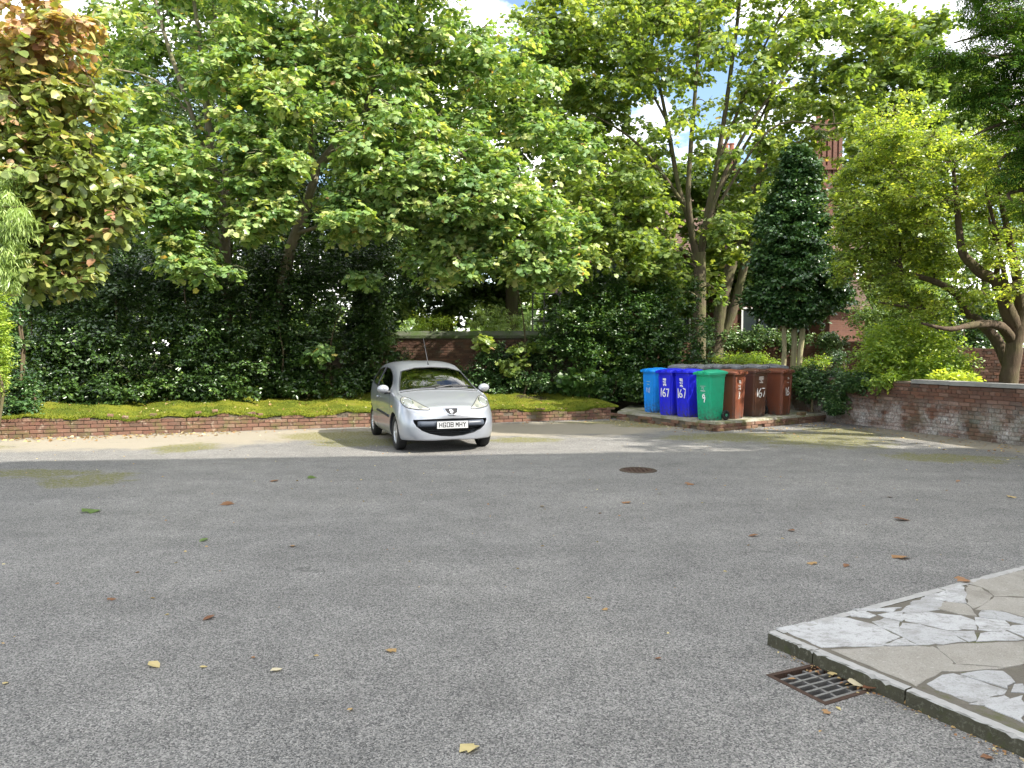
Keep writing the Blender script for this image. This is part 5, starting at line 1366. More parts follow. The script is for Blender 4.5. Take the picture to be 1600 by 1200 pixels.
def make_bin(colour, label, loc, rz, group, marks=None, lid=None):
    root = thing('wheelie_bin', label, 'wheelie bin', loc, rz, group)
    m = MAT['bin ' + colour]; lm = MAT['bin ' + (lid or colour)]
    mb = MB(); rings = []
    for z, k, r in ((0.0, .80, .045), (0.03, .82, .05), (.10, .835, .05), (.5, .90, .05), (.86, .96, .05), (.90, .965, .05), (.905, 1.0, .05), (.955, 1.0, .05)):
        rings.append([(x, y, z) for x, y in rrect(BW * k * .94, BD * k * .92, r)])
    loft(mb, rings)
    me = mb.mesh('body'); smooth_by_angle(me, 40); obj('body', me, m, root)
    for sx in (-1, 1):       # upright flutes on the front corners
        mb = MB(); rr_ = []
        for z, k in ((0.015, .80), (.12, .835), (.86, .955), (.885, .955)):
            xw, yw = BW * k * .47, -BD * k * .46
            rr_.append([(sx * (xw - .045) + q[0], yw + q[1], z) for q in ((-.03, .01), (-.022, -.012), (.022, -.012), (.03, .01))])
        loft(mb, rr_); obj('flute', mb.mesh('flute'), m, root)
    mb = MB(); rings = []
    for z, k, r, off in ((.950, 1.06, .05, -.01), (.945, 1.10, .05, -.01), (.985, 1.10, .055, -.01), (1.0, 1.05, .06, -.005), (1.022, .85, .09, 0), (1.038, .5, .09, .02)):
        rings.append([(x, y + off, z + (.012 if y > 0 else 0)) for x, y in rrect(BW * k, BD * k, r)])
    loft(mb, rings)
    me = mb.mesh('lid'); smooth_by_angle(me, 35); l = obj('lid', me, lm, root)
    tilt = random.choice((0, 0, random.uniform(.01, .05))); l.matrix_local = Matrix.Translation((0, BD * .5, .95)) @ Matrix.Rotation(-tilt, 4, 'X') @ Matrix.Translation((0, -BD * .5, -.95)) @ Matrix.Rotation(random.gauss(0, .012), 4, 'Y')
    for sx in (-.1, .1):     # finger grips on the lid's front lip
        mb = MB(); mb.box((sx, -BD * .56, .99), (.07, .05, .035), jit=.002); obj('lid_grip', mb.mesh('lid_grip'), lm, l)
    mb = MB(); mb.tube([(-.17, BD * .5, .97), (-.17, BD * .62, .985), (.17, BD * .62, .985), (.17, BD * .5, .97)], .016, 8); obj('handle', mb.mesh('handle', True), lm, root)
    mb = MB(); mb.tube([(-.21, BD * .40, .105), (.21, BD * .40, .105)], .012, 8); obj('axle', mb.mesh('axle'), MAT['rust'], root)
    for sx in (-1, 1):
        mb = MB(); mb.lathe([(.0, -.018), (.035, -.022), (.06, -.012), (.065, -.02), (.095, -.024), (.103, -.012), (.103, .012), (.095, .024), (.065, .02), (.06, .012), (.035, .022), (0, .018)], 20, 0, 'x', (sx * .232, BD * .40, .104))
        w = obj('wheel', mb.mesh('wheel', True), MAT['rubber'], root)
        mb = MB(); mb.lathe([(0, 0), (.03, .0), (.034, -.008 * sx), (.055, -.01 * sx)], 14, 0, 'x', (sx * (.232 + .024), BD * .40, .104)); obj('hub', mb.mesh('hub'), m, w)
    if marks: marks(root)
    return root
def front_y(z): return -BD * .46 * (.835 + (z - .1) * .165) - .004
def put_text(root, body, size, x, z, mat, name='painted_number', roll=0.0, squash=1.0, proud=.010):
    me = text_mesh(body, size, name)
    tilt = math.atan(BD * .46 * .165)
    M = Matrix.Translation((x, front_y(z) - proud + .004, z)) @ Matrix.Rotation(R(90) + tilt, 4, 'X') @ Matrix.Rotation(roll, 4, 'Z') @ Matrix.Diagonal((squash, 1, 1, 1))
    me.transform(M)
    obj(name, me, MAT[mat], root)
def strokes(root, segs, x, z, sc, w, mat, name):
    x += random.uniform(-.012, .012); z += random.uniform(-.02, .02); sc *= random.uniform(.9, 1.08)
    segs = [[(u + random.gauss(0, .035), v + random.gauss(0, .035)) for u, v in s] for s in segs]
    mb = MB()
    for seg in segs:
        pts = [(x + u * sc, front_y(z + v * sc) - .001, z + v * sc) for u, v in seg]
        for a, b in zip(pts, pts[1:]):
            a, b = np.array(a), np.array(b); d = b - a; d /= np.linalg.norm(d) + 1e-9; n_ = np.cross(d, (0, 1, 0)) * w / 2
            e = d * w * .3
            q = [a - n_ - e, b - n_ + e, b + n_ + e, a + n_ - e]
            mb.add([tuple(p) for p in q] + [tuple(p + np.array([0, -.002, 0])) for p in q], [(0, 1, 2, 3), (7, 6, 5, 4), (0, 4, 5, 1), (1, 5, 6, 2), (2, 6, 7, 3), (3, 7, 4, 0)])
    mb.build(name, MAT[mat], root)
N1 = [[(0, .5), (.02, -.5)]]
N6 = [[(.35, .5), (.1, .1), (0, -.2), (.1, -.5), (.35, -.5), (.45, -.25), (.35, 0), (.1, -.05)]]
N7 = [[(0, .5), (.45, .5), (.2, -.5)]]
N9 = [[(.4, .1), (.1, .05), (0, .3), (.15, .5), (.38, .45), (.42, .1), (.3, -.5)]]
def num(digits): 
    out = []; x = 0
    for d, adv in digits:
        out += [[(u + x, v) for u, v in s] for s in d]; x += adv
    return [[(u - x / 2 + .1, v) for u, v in s] for s in out]
S167 = num([(N1, .25), (N6, .62), (N7, .5)]); S16 = num([(N1, .25), (N6, .6)]); S9 = num([(N9, .5)])
STENCIL = [[(-.3, .9), (.3, .9)], [(-.3, .75), (-.3, .95)], [(-.05, .6), (-.05, .95)], [(.2, .6), (.2, .95)], [(-.3, .7), (.3, .65)], [(-.35, .3), (-.15, .2)], [(.0, .35), (.05, .25)], [(.25, .3), (.15, .2)], [(-.3, -.1), (.3, -.1)], [(-.2, -.1), (-.25, -.3)], [(.1, .05), (.1, -.3), (.3, -.3)]]
def m_blue(root):
    strokes(root, S167, -.015, .50, .17, .026, 'paint_mark', 'painted_number'); strokes(root, STENCIL, 0, .70, .13, .022, 'paint_mark', 'stencilled_mark')
def m_lblue(root):
    strokes(root, [[(-.5, .5), (-.3, -.3)], [(-.1, .4), (.1, -.4)], [(.4, .5), (.3, -.4)]], 0, .52, .12, .010, 'paint_mark', 'painted_number')
    strokes(root, [[(-.5, 0), (.5, 0)], [(-.4, -.6), (.4, -.6)]], 0, .72, .10, .012, 'print_mark', 'printed_logo')
def m_green(root):
    strokes(root, S9, .0, .46, .13, .026, 'paint_mark', 'painted_number')
    strokes(root, [[(-.9, 1), (.9, 1)], [(-.5, .6), (.5, .6)], [(0, .6), (-.4, .2)], [(.2, .4), (.3, .1)], [(-.8, -.1), (.8, -.1)], [(-.8, -.35), (.8, -.35)], [(.3, -.9), (.8, -.9)]], 0, .62, .085, .010, 'print_mark', 'printed_logo')
def m_br1(root): strokes(root, [[(u * .8, v) for u, v in s] for s in STENCIL] + [[(u - .1, v - 1.1) for u, v in s] for s in N1 + [[(.1, .4), (.3, -.3)], [(.3, .5), (-.1, -.5)]]], .0, .66, .15, .011, 'faded_mark', 'stencilled_mark')
def m_br2(root):
    strokes(root, S167, 0, .53, .18, .018, 'paint_mark', 'painted_number')
    strokes(root, [[(-.5, .9), (.5, .9)], [(-.5, .7), (.5, .7)], [(-.45, .5), (.5, .5)], [(-.2, .3), (.2, .1)], [(-.3, -.1), (.4, -.1)]], 0, .76, .12, .026, 'faded_mark', 'stencilled_mark')
def m_br3(root):
    strokes(root, S16, .02, .52, .16, .018, 'paint_mark', 'painted_number')
    strokes(root, [[(-.3, .9), (.3, .9)], [(-.25, .6), (.3, .6)], [(0, .9), (0, .6)], [(-.3, -.1), (.3, -.1)]], .02, .75, .12, .014, 'faded_mark', 'stencilled_mark')
PZ = 0.185
def bin_at(px, py, colour, label, facing, group, marks=None, lid=None):
    """px, py: the nearest lower corner of the bin in the photograph"""
    c = on(px, py, PZ)
    f = np.array([math.cos(facing), math.sin(facing)])          # the way the bin's front looks
    side = np.array([-f[1], f[0]])
    # of the two front corners take the one that is nearer to the camera
    hw, hd = BW * .38, BD * .37
    corners = [f * hd + side * hw, f * hd - side * hw, -f * hd + side * hw, -f * hd - side * hw]
    near = min(corners, key=lambda q: (c[:2] + q)[1])
    o = c[:2] - near
    return make_bin(colour, label, (o[0], o[1], PZ), facing + R(90) + random.gauss(0, R(4)), group, marks, lid)
G1 = 'wheelie bins standing on the brick platform'
FL, FRT = R(212), R(304)
bin_at(1023, 645, 'light blue', 'light blue wheelie bin at the left end of the row', FL, G1, m_lblue)
bin_at(1048, 649.5, 'royal blue', 'royal blue wheelie bin painted 167, next to the light blue one', FL, G1, m_blue)
bin_at(1076, 652.5, 'royal blue', 'royal blue wheelie bin painted 167, next to the green one', FL, G1, m_blue)
bin_at(1110, 657.5, 'green', 'green wheelie bin at the front corner of the platform', FL, G1, m_green)
bin_at(1144, 655, 'brown', 'reddish brown wheelie bin right beside the green one', FRT, G1, m_br1)
bin_at(1179, 651.5, 'dark brown', 'darker brown wheelie bin painted 167, middle of the three brown ones', FRT, G1, m_br2)
bin_at(1219, 649, 'brown', 'brown wheelie bin painted 16, at the right end by the ivy', FRT, G1, m_br3)
names6 = ['grey lidded bin behind the light blue and royal blue bins', 'grey lidded bin behind the pair of royal blue bins', 'grey lidded bin behind the green bin', 'grey lidded bin behind the reddish brown bin', 'grey lidded bin behind the darker brown bin', 'grey lidded bin behind the last brown bin']
for k, px in enumerate((1067, 1093, 1119, 1148, 1180, 1208)):
    Yb = 17.55 + .09 * k
    p = at(px, 573, Yb)
    make_bin('grey', names6[k], (p[0], p[1], PZ), R(36), 'grey lidded bins in the back row').scale = (1, 1, 1.075)

# ------------------------------------------------------------------ silver hatchback
def m_paint():
    t = NT('silver_paint'); p = t.n('TexCoord').outputs['Object']
    fl = t.noise(p, 900, 2, .6)
    c = t.mix(fl, (0.28, 0.297, 0.33), (0.355, 0.372, 0.405))
    t.pbsdf(c, 0.34, 0.5, None, Metallic=0.55, Coat_Weight=0.8, Coat_Roughness=0.04); return t.m
MAT['paint'] = m_paint()
MAT['black_plastic'] = simple('black_plastic', (0.022, 0.024, 0.028), 0.5, 0.4, 0.15)
MAT['beam'] = simple('grey_bumper_plastic', (0.055, 0.065, 0.085), 0.42, 0.4, 0.12)
MAT['chrome'] = simple('chrome', (0.75, 0.76, 0.78), 0.10, 0.5, 0.02, Metallic=1.0)
MAT['alloy'] = simple('silver_wheel', (0.55, 0.56, 0.58), 0.32, 0.5, 0.08, Metallic=0.75)
MAT['lamp_bowl'] = simple('lamp_reflector', (0.40, 0.40, 0.37), 0.22, 0.5, 0.08, 30, Metallic=0.55)
MAT['lamp_lens'] = simple('lamp_lens', (0.17, 0.18, 0.18), 0.05, 0.6, 0.1, 30, Coat_Weight=1.0)
MAT['red_lamp'] = simple('red_lamp', (0.45, 0.015, 0.012), 0.12, 0.6, 0.1)
MAT['amber'] = simple('amber_lamp', (0.75, 0.36, 0.05), 0.15, 0.6, 0.05)
MAT['plate'] = simple('white_plate', (0.42, 0.43, 0.44), 0.4, 0.4, 0.03)
MAT['ink'] = simple('black_lettering', (0.012, 0.012, 0.014), 0.5, 0.3, 0.05)
MAT['seat'] = simple('seat_cloth', (0.05, 0.055, 0.065), 0.85, 0.2, 0.2)
MAT['dash'] = simple('dashboard', (0.045, 0.047, 0.052), 0.7, 0.3, 0.1)
def m_glass():
    t = NT('car_glass')
    tr = t.n('BsdfTransparent'); tr.inputs['Color'].default_value = (0.50, 0.58, 0.54, 1)
    gl = t.n('BsdfGlossy'); gl.inputs['Roughness'].default_value = 0.015; gl.inputs['Color'].default_value = (1, 1, 1, 1)
    f = t.n('Fresnel'); f.inputs['IOR'].default_value = 1.9
    mx = t.n('MixShader'); t.t.links.new(f.outputs[0], mx.inputs[0]); t.t.links.new(tr.outputs[0], mx.inputs[1]); t.t.links.new(gl.outputs[0], mx.inputs[2])
    t.t.links.new(mx.outputs[0], t.out.inputs['Surface']); return t.m
MAT['glass'] = m_glass()

def sec(x, w, zb, zm, ws, zs, y5, z5, y6, z6, y7, z7, z8):
    return [(x, 0, zb), (x, .80 * w, zb), (x, .975 * w, zb + .055), (x, w, zm), (x, ws, zs), (x, y5, z5), (x, y6, z6), (x, y7, z7), (x, 0, z8)]
ST = [
    [(-1.545, 0, z) for z in (.33, .36, .42, .56, .80, .90, .97, 1.01, 1.02)],
    sec(-1.54, .46, .31, .56, .44, .82, .40, .94, .34, 1.01, .2, 1.05, 1.06),
    sec(-1.49, .67, .27, .56, .63, .87, .55, 1.03, .46, 1.14, .28, 1.20, 1.21),
    sec(-1.38, .76, .25, .58, .735, .92, .63, 1.12, .53, 1.26, .31, 1.325, 1.34),
    sec(-1.17, .805, .235, .6, .785, .965, .685, 1.17, .57, 1.335, .335, 1.40, 1.41),
    sec(-.6, .808, .20, .6, .79, .955, .695, 1.18, .575, 1.365, .34, 1.43, 1.44),
    sec(-.05, .805, .19, .6, .785, .93, .685, 1.16, .565, 1.345, .34, 1.41, 1.42),
    sec(.33, .805, .19, .58, .785, .91, .68, 1.09, .555, 1.265, .335, 1.33, 1.345),
    sec(.66, .808, .19, .58, .785, .895, .69, 1.02, .59, 1.12, .355, 1.18, 1.195),
    sec(.98, .812, .19, .56, .785, .865, .715, .92, .635, .945, .38, .965, .975),
    sec(1.17, .815, .19, .55, .785, .83, .73, .875, .655, .89, .38, .91, .92),
    sec(1.42, .80, .19, .53, .745, .765, .685, .80, .60, .82, .35, .84, .85),
    sec(1.60, .745, .19, .48, .68, .69, .60, .725, .52, .75, .30, .775, .785),
    sec(1.74, .645, .20, .45, .575, .615, .51, .665, .43, .695, .26, .725, .735),
    sec(1.825, .50, .205, .43, .44, .55, .39, .60, .33, .63, .2, .655, .665),
    sec(1.865, .28, .22, .43, .245, .52, .22, .565, .18, .595, .11, .615, .62),
    [(1.875, 0, z) for z in (.24, .27, .31, .43, .51, .555, .58, .60, .605)],
]
def cr(p, t):
    n = len(p); i = min(int(t), n - 2); f = t - i
    p0, p1, p2, p3 = p[max(i - 1, 0)], p[i], p[i + 1], p[min(i + 2, n - 1)]
    return 0.5 * ((2 * p1) + (-p0 + p2) * f + (2 * p0 - 5 * p1 + 4 * p2 - p3) * f * f + (-p0 + 3 * p1 - 3 * p2 + p3) * f ** 3)
A_ = np.array(ST, float)
NI, NJ = 112, 57
ti = np.linspace(0, len(ST) - 1, NI); tj = np.linspace(0, 8, NJ)
G = np.array([[cr(np.array([cr(A_[i], v) for i in range(len(ST))]), u) for u in ti] for v in tj]).transpose(1, 0, 2)   # (i, j, 3)
G[:, :, 1] = np.maximum(G[:, :, 1], 0)
G[:, 0, 1] = 0; G[:, -1, 1] = 0
def body_bm():
    bm = bmesh.new()
    V = [[bm.verts.new(G[i, j]) for j in range(NJ)] for i in range(NI)]
    W_ = [[V[i][j] if (j in (0, NJ - 1)) else bm.verts.new((G[i, j][0], -G[i, j][1], G[i, j][2])) for j in range(NJ)] for i in range(NI)]
    for i in range(NI - 1):
        for j in range(NJ - 1):
            bm.faces.new((V[i][j], V[i + 1][j], V[i + 1][j + 1], V[i][j + 1]))
            bm.faces.new((W_[i][j], W_[i][j + 1], W_[i + 1][j + 1], W_[i + 1][j]))
    bmesh.ops.remove_doubles(bm, verts=bm.verts, dist=1e-5)
    bmesh.ops.dissolve_degenerate(bm, edges=bm.edges, dist=1e-6)
    bmesh.ops.recalc_face_normals(bm, faces=bm.faces)
    return bm
bm = body_bm()
BVH = BVHTree.FromBMesh(bm)
def hit(axis, a, b):
    """axis 'f': from the front at (y=a, z=b); 'l'/'r': from the side at (x=a, z=b); 't': from above at (x=a, y=b)"""
    if axis == 'f': o, d = Vector((4, a, b)), Vector((-1, 0, 0))
    elif axis == 'b': o, d = Vector((-4, a, b)), Vector((1, 0, 0))
    elif axis == 'l': o, d = Vector((a, 4, b)), Vector((0, -1, 0))
    elif axis == 'r': o, d = Vector((a, -4, b)), Vector((0, 1, 0))
    else: o, d = Vector((a, b, 4)), Vector((0, 0, -1))
    loc_, nrm, *_ = BVH.ray_cast(o, d)
    return (loc_, nrm) if loc_ is not None else (None, None)
def resample(poly, step):
    out = []
    for a, b in zip(poly, poly[1:] + poly[:1]):
        a, b = np.array(a), np.array(b); m = max(1, int(np.linalg.norm(b - a) / step))
        for t in range(m): out.append(tuple(a + (b - a) * t / m))
    return out
def rounded(poly, n=3):
    p = [np.array(q, float) for q in poly]
    for _ in range(n):
        q = []
        for a, b in zip(p, p[1:] + p[:1]): q += [a * .75 + b * .25, a * .25 + b * .75]
        p = q
    return [tuple(a) for a in p]
def inside(poly, x, y):
    c = False; n = len(poly)
    for i in range(n):
        x1, y1 = poly[i]; x2, y2 = poly[i - 1]
        if (y1 > y) != (y2 > y) and x < (x2 - x1) * (y - y1) / (y2 - y1) + x1: c = not c
    return c
def panel(name, poly, axis, mat, parent, off=0.004, thick=0.0, step=0.04, smooth=True):
    """a panel lying on the body: outline given in the view along AXIS, triangulated over a grid and shrink-wrapped on the shell"""
    ol = resample(poly, step)
    xs = [p[0] for p in ol]; ys = [p[1] for p in ol]
    b2 = bmesh.new()
    vv_ = [b2.verts.new((x, y, 0)) for x, y in ol]
    f = b2.faces.new(vv_)
    bmesh.ops.triangulate(b2, faces=[f])
    x = min(xs) + step
    while x < max(xs):
        bmesh.ops.bisect_plane(b2, geom=b2.verts[:] + b2.edges[:] + b2.faces[:], plane_co=(x, 0, 0), plane_no=(1, 0, 0)); x += step
    y = min(ys) + step
    while y < max(ys):
        bmesh.ops.bisect_plane(b2, geom=b2.verts[:] + b2.edges[:] + b2.faces[:], plane_co=(0, y, 0), plane_no=(0, 1, 0)); y += step
    bmesh.ops.dissolve_degenerate(b2, edges=b2.edges, dist=1e-5)
    cxm = float(np.mean(xs)); cym = float(np.mean(ys))
    for v in b2.verts:
        p, q = v.co.x, v.co.y; l, nn = hit(axis, p, q); k = 0
        while l is None and k < 12:
            p += (cxm - p) * .06; q += (cym - q) * .06; l, nn = hit(axis, p, q); k += 1
        if l is None: l, nn = Vector((0, 0, 0)), Vector((0, 0, 1))
        v.co = l + nn * off
    bmesh.ops.recalc_face_normals(b2, faces=b2.faces)
    if len(b2.faces):
        b2.faces.ensure_lookup_table()
        f0 = max(b2.faces, key=lambda q: q.calc_area())
        ref = {'f': Vector((1, 0, 0)), 'b': Vector((-1, 0, 0)), 'l': Vector((0, 1, 0)), 'r': Vector((0, -1, 0)), 't': Vector((0, 0, 1))}[axis]
        if f0.normal.dot(ref) < 0: bmesh.ops.reverse_faces(b2, faces=b2.faces)
    if thick:
        bmesh.ops.solidify(b2, geom=b2.faces[:], thickness=thick)
    me = bpy.data.meshes.new(name); b2.to_mesh(me); b2.free()
    if smooth: smooth_by_angle(me, 40)
    return obj(name, me, MAT[mat], parent)
def strip(name, pts, axis, w, mat, parent, off=0.003, closed=False, h=None, step=.03):
    """a bead along a line on the body"""
    P2 = []
    q = pts + ([pts[0]] if closed else [])
    for a, b in zip(q, q[1:]):
        a, b = np.array(a), np.array(b); m = max(1, int(np.linalg.norm(b - a) / step))
        for t in range(m): P2.append(a + (b - a) * t / m)
    P2.append(np.array(q[-1]))
    out = []
    for a in P2:
        l, nn = hit(axis, float(a[0]), float(a[1]))
        if l is not None: out.append(np.array(l + nn * off))
    mb = MB(); mb.tube(out, w / 2, 6)
    return mb.build(name, MAT[mat], parent, smooth=True)

def cut(bm, poly, axis, cond, depth=None, cm=1):
    """cuts a convex outline out of the shell and turns its edge inwards"""
    idx = {'f': (1, 2), 'b': (1, 2), 'l': (0, 2), 'r': (0, 2)}[axis]
    P_ = [np.array(p) for p in poly]; c = np.mean(P_, axis=0); rad = max(np.linalg.norm(p - c) for p in P_) + .08
    def near():
        fs = [f for f in bm.faces if cond(f.calc_center_median()) and np.linalg.norm(np.array([f.calc_center_median()[idx[0]], f.calc_center_median()[idx[1]]]) - c) < rad]
        return list({e for f in fs for e in f.edges}) + fs + list({v for f in fs for v in f.verts})
    for a, b in zip(P_, P_[1:] + P_[:1]):
        d = b - a; n2 = np.array([d[1], -d[0]]); co = [0, 0, 0]; no = [0, 0, 0]
        co[idx[0]], co[idx[1]] = a; no[idx[0]], no[idx[1]] = n2
        bmesh.ops.bisect_plane(bm, geom=near(), plane_co=co, plane_no=Vector(no).normalized(), dist=1e-5)
    sh = [tuple(c + (p - c) * .9995) for p in P_]
    dead = [f for f in bm.faces if cond(f.calc_center_median()) and inside(sh, f.calc_center_median()[idx[0]], f.calc_center_median()[idx[1]])]
    bmesh.ops.delete(bm, geom=dead, context='FACES')
    if depth:
        be = [e for e in bm.edges if e.is_boundary and cond((e.verts[0].co + e.verts[1].co) / 2) and np.linalg.norm(np.array([e.verts[0].co[idx[0]], e.verts[0].co[idx[1]]]) - c) < rad - .04]
        r_ = bmesh.ops.extrude_edge_only(bm, edges=be)
        vs = [g for g in r_['geom'] if isinstance(g, bmesh.types.BMVert)]
        for v in vs: v.co += Vector(depth)
        for f in [g for g in r_['geom'] if isinstance(g, bmesh.types.BMFace)]: f.material_index = cm

WHX, WHR, ARC = 1.17, 0.285, 0.335
ARCH = [(math.cos(2 * math.pi * k / 28) * ARC, math.sin(2 * math.pi * k / 28) * ARC) for k in range(28)]
WIND = [(-.66, .955), (-.35, .985), (0, .995), (.35, .985), (.66, .955), (.605, 1.10), (.525, 1.262), (.3, 1.318), (0, 1.332), (-.3, 1.318), (-.525, 1.262), (-.605, 1.10)]
DOORW = [(.70, .925), (.52, 1.035), (.30, 1.165), (.12, 1.245), (-.10, 1.30), (-.44, 1.32), (-.44, .98)]
QUARW = [(-.50, .985), (-.50, 1.318), (-.80, 1.31), (-1.02, 1.265), (-1.17, 1.18), (-1.19, 1.10), (-.95, 1.02)]
GRIL = [(.60, .535), (.60, .50), (.56, .43), (.48, .365), (.36, .315), (.18, .275), (0, .262), (-.18, .275), (-.36, .315), (-.48, .365), (-.56, .43), (-.60, .50), (-.60, .535), (-.3, .548), (0, .552), (.3, .548)]
for sx in (1, -1):
    for sy in (1, -1):
        ax = 'l' if sy > 0 else 'r'
        cut(bm, [(x + sx * WHX, z + WHR) for x, z in ARCH], ax, lambda c, sy=sy: c.y * sy > .45, (0, -sy * .06, 0))
for sy in (1, -1):
    cut(bm, DOORW, 'l' if sy > 0 else 'r', lambda c, sy=sy: c.y * sy > .3, (0, -sy * .03, 0))
    cut(bm, QUARW, 'l' if sy > 0 else 'r', lambda c, sy=sy: c.y * sy > .3, (0, -sy * .03, 0))
cut(bm, WIND, 'f', lambda c: c.x > .15 and c.z > .93, (-.03, 0, -.01))
cut(bm, GRIL, 'f', lambda c: c.x > 1.3 and c.z < .6, (-.09, 0, 0))
YAW = R(-90 + 19.5)
CARC = (-1.57, 13.52)
car = thing('parked_car', 'small silver three door hatchback parked facing the camera', 'car', (CARC[0], CARC[1], 0), YAW)
me = bpy.data.meshes.new('body'); bm.to_mesh(me); bm.free()
smooth_by_angle(me, 38)
me.materials.append(MAT['paint']); me.materials.append(MAT['black_plastic'])
body = obj('body', me, None, car)
def shrink(poly, k, c=None):
    p = np.array(poly); c = p.mean(0) if c is None else c
    return [tuple(c + (q - c) * k) for q in p]
panel('windscreen', shrink(WIND, 1.012), 'f', 'glass', car, .001)
strip('windscreen_seal', WIND, 'f', .022, 'black_plastic', car, .0, True)
for sy, ax in ((1, 'l'), (-1, 'r')):
    panel('door_window', shrink(DOORW, 1.01), ax, 'glass', car, .001)
    panel('quarter_window', shrink(QUARW, 1.01), ax, 'glass', car, .001)
    strip('window_seal', DOORW, ax, .020, 'black_plastic', car, .0, True)
    strip('window_seal', QUARW, ax, .020, 'black_plastic', car, .0, True)
    strip('door_seam', [(.72, .94), (.80, .80), (.82, .55), (.80, .30), (.70, .235), (-.36, .235), (-.46, .32), (-.47, .6), (-.46, .99)], ax, .007, 'black_plastic', car, -.0015)
    strip('rubbing_strip', [(.74, .52), (.2, .535), (-.42, .55)], ax, .045, 'black_plastic', car, .0)
    l, nn = hit(ax, -.33, .80)
    mb = MB(); mb.tube([l + Vector((-.085, sy * .012, 0)), l + Vector((-.05, sy * .032, 0)), l + Vector((.05, sy * .032, 0)), l + Vector((.085, sy * .012, 0))], .014, 8); mb.build('door_handle', MAT['paint'], car, smooth=True)
    l, nn = hit(ax, 1.0, .70)
    mb = MB(); mb.tube([l + Vector((-.025, 0, 0)), l + Vector((.025, 0, 0))], .016, 8); mb.build('side_indicator', MAT['amber'], car)
    # door mirror: painted cap on a black foot
    l, nn = hit(ax, .66, .92)
    c = np.array(l) + np.array([.03, sy * .115, .055])
    mb = MB(); prof = []
    for k in range(9):
        a = -math.pi / 2 + math.pi * k / 8; prof.append((max(1e-4, math.cos(a) * .078), math.sin(a) * .10))
    mb.lathe(prof, 16, 0, 'y'); mb.v = [((x * .8 if x > 0 else x * .3) + c[0], y + c[1], z * .95 + c[2]) for x, y, z in mb.v]
    mir = mb.build('door_mirror', MAT['paint'], car, smooth=True)
    mb = MB(); mb.tube([np.array(l) + np.array([.02, -sy * .03, 0]), np.array(l) + np.array([.025, sy * .04, .0]), c + np.array([0, -sy * .02, -.06])], [.035, .028, .03], 8); mb.build('mirror_foot', MAT['black_plastic'], mir, smooth=True)
    mb = MB(); mb.lathe([(.001, 0), (.066, 0)], 16, 0, 'x'); mb.v = [(c[0] - .026, y * 1.25 + c[1], z * .95 + c[2]) for x, y, z in mb.v]; mb.build('mirror_glass', MAT['chrome'], mir)
    # headlamp: clear tear-shaped cover over a bright bowl
    HL = rounded([(sy * a, b) for a, b in ((.735, .795), (.70, .862), (.615, .868), (.52, .815), (.42, .745), (.30, .685), (.46, .685), (.62, .70), (.70, .73))], 2)
    hl_ = panel('headlamp', HL, 'f', 'lamp_bowl', car, .006, step=.025)
    strip('lamp_seam', HL[::2], 'f', .016, 'black_plastic', hl_, .002, True, step=.02)
    ELL = [(sy * (.625 + .072 * math.cos(a)), .785 + .058 * math.sin(a)) for a in np.linspace(0, 2 * math.pi, 18)[:-1]]
    panel('lens', ELL, 'f', 'lamp_lens', hl_, .011, step=.02)
    strip('bezel', ELL, 'f', .014, 'chrome', hl_, .011, True, step=.02)
    panel('indicator_bulb', [(sy * (.47 + .03 * math.cos(a)), .722 + .022 * math.sin(a)) for a in np.linspace(0, 2 * math.pi, 12)[:-1]], 'f', 'lamp_lens', hl_, .011, step=.02)
    # tall rear lamp wrapped round the corner
    panel('rear_lamp', [(-1.30, .78), (-1.43, .80), (-1.43, 1.02), (-1.37, 1.16), (-1.30, 1.16), (-1.33, .98)], ax, 'red_lamp', car, .005, step=.03)
strip('bonnet_seam', [(-.30, .668), (-.16, .655), (0, .652), (.16, .655), (.30, .668)], 'f', .007, 'black_plastic', car, -.001)
for sy in (1, -1): strip('bonnet_seam', [(1.60, sy * .52), (1.35, sy * .63), (1.1, sy * .70), (1.0, sy * .70)], 't', .007, 'black_plastic', car, -.001)
strip('scuttle', [(-.66, .93), (-.35, .962), (0, .972), (.35, .962), (.66, .93)], 'f', .05, 'black_plastic', car, -.012)
# grille recess, bumper beam and number plate
mb = MB(); mb.box((1.55, 0, .40), (.03, 1.34, .36)); mb.build('grille_back', MAT['black_plastic'], car)
mb = MB(); pts = []
for y in np.linspace(-.53, .53, 17): 
    l, nn = hit('f', float(y), .46); pts.append((l.x - .045, float(y), .465))
mb.tube(pts, .052, 10); mb.build('bumper_beam', MAT['beam'], car, smooth=True)
l, nn = hit('f', 0, .455)
mb = MB(); mb.box((l.x + .018, .0, .452), (.012, .50, .112)); pl = mb.build('number_plate', MAT['plate'], car)
mb = MB(); mb.box((l.x + .014, .0, .452), (.012, .52, .124)); mb.build('plate_frame', MAT['black_plastic'], pl)
GLYPH = {'H': [[(0, 0), (0, 1)], [(1, 0), (1, 1)], [(0, .5), (1, .5)]], 'G': [[(1, .78), (1, 1), (0, 1), (0, 0), (1, 0), (1, .46), (.55, .46)]], '0': [[(0, 0), (0, 1), (1, 1), (1, 0), (0, 0)]],
         '8': [[(0, 0), (0, 1), (1, 1), (1, 0), (0, 0)], [(0, .52), (1, .52)]], 'M': [[(0, 0), (0, 1)], [(0, 1), (.5, .42), (1, 1)], [(1, 1), (1, 0)]], 'Y': [[(0, 1), (.5, .48), (1, 1)], [(.5, .48), (.5, 0)]]}
yy = -.219
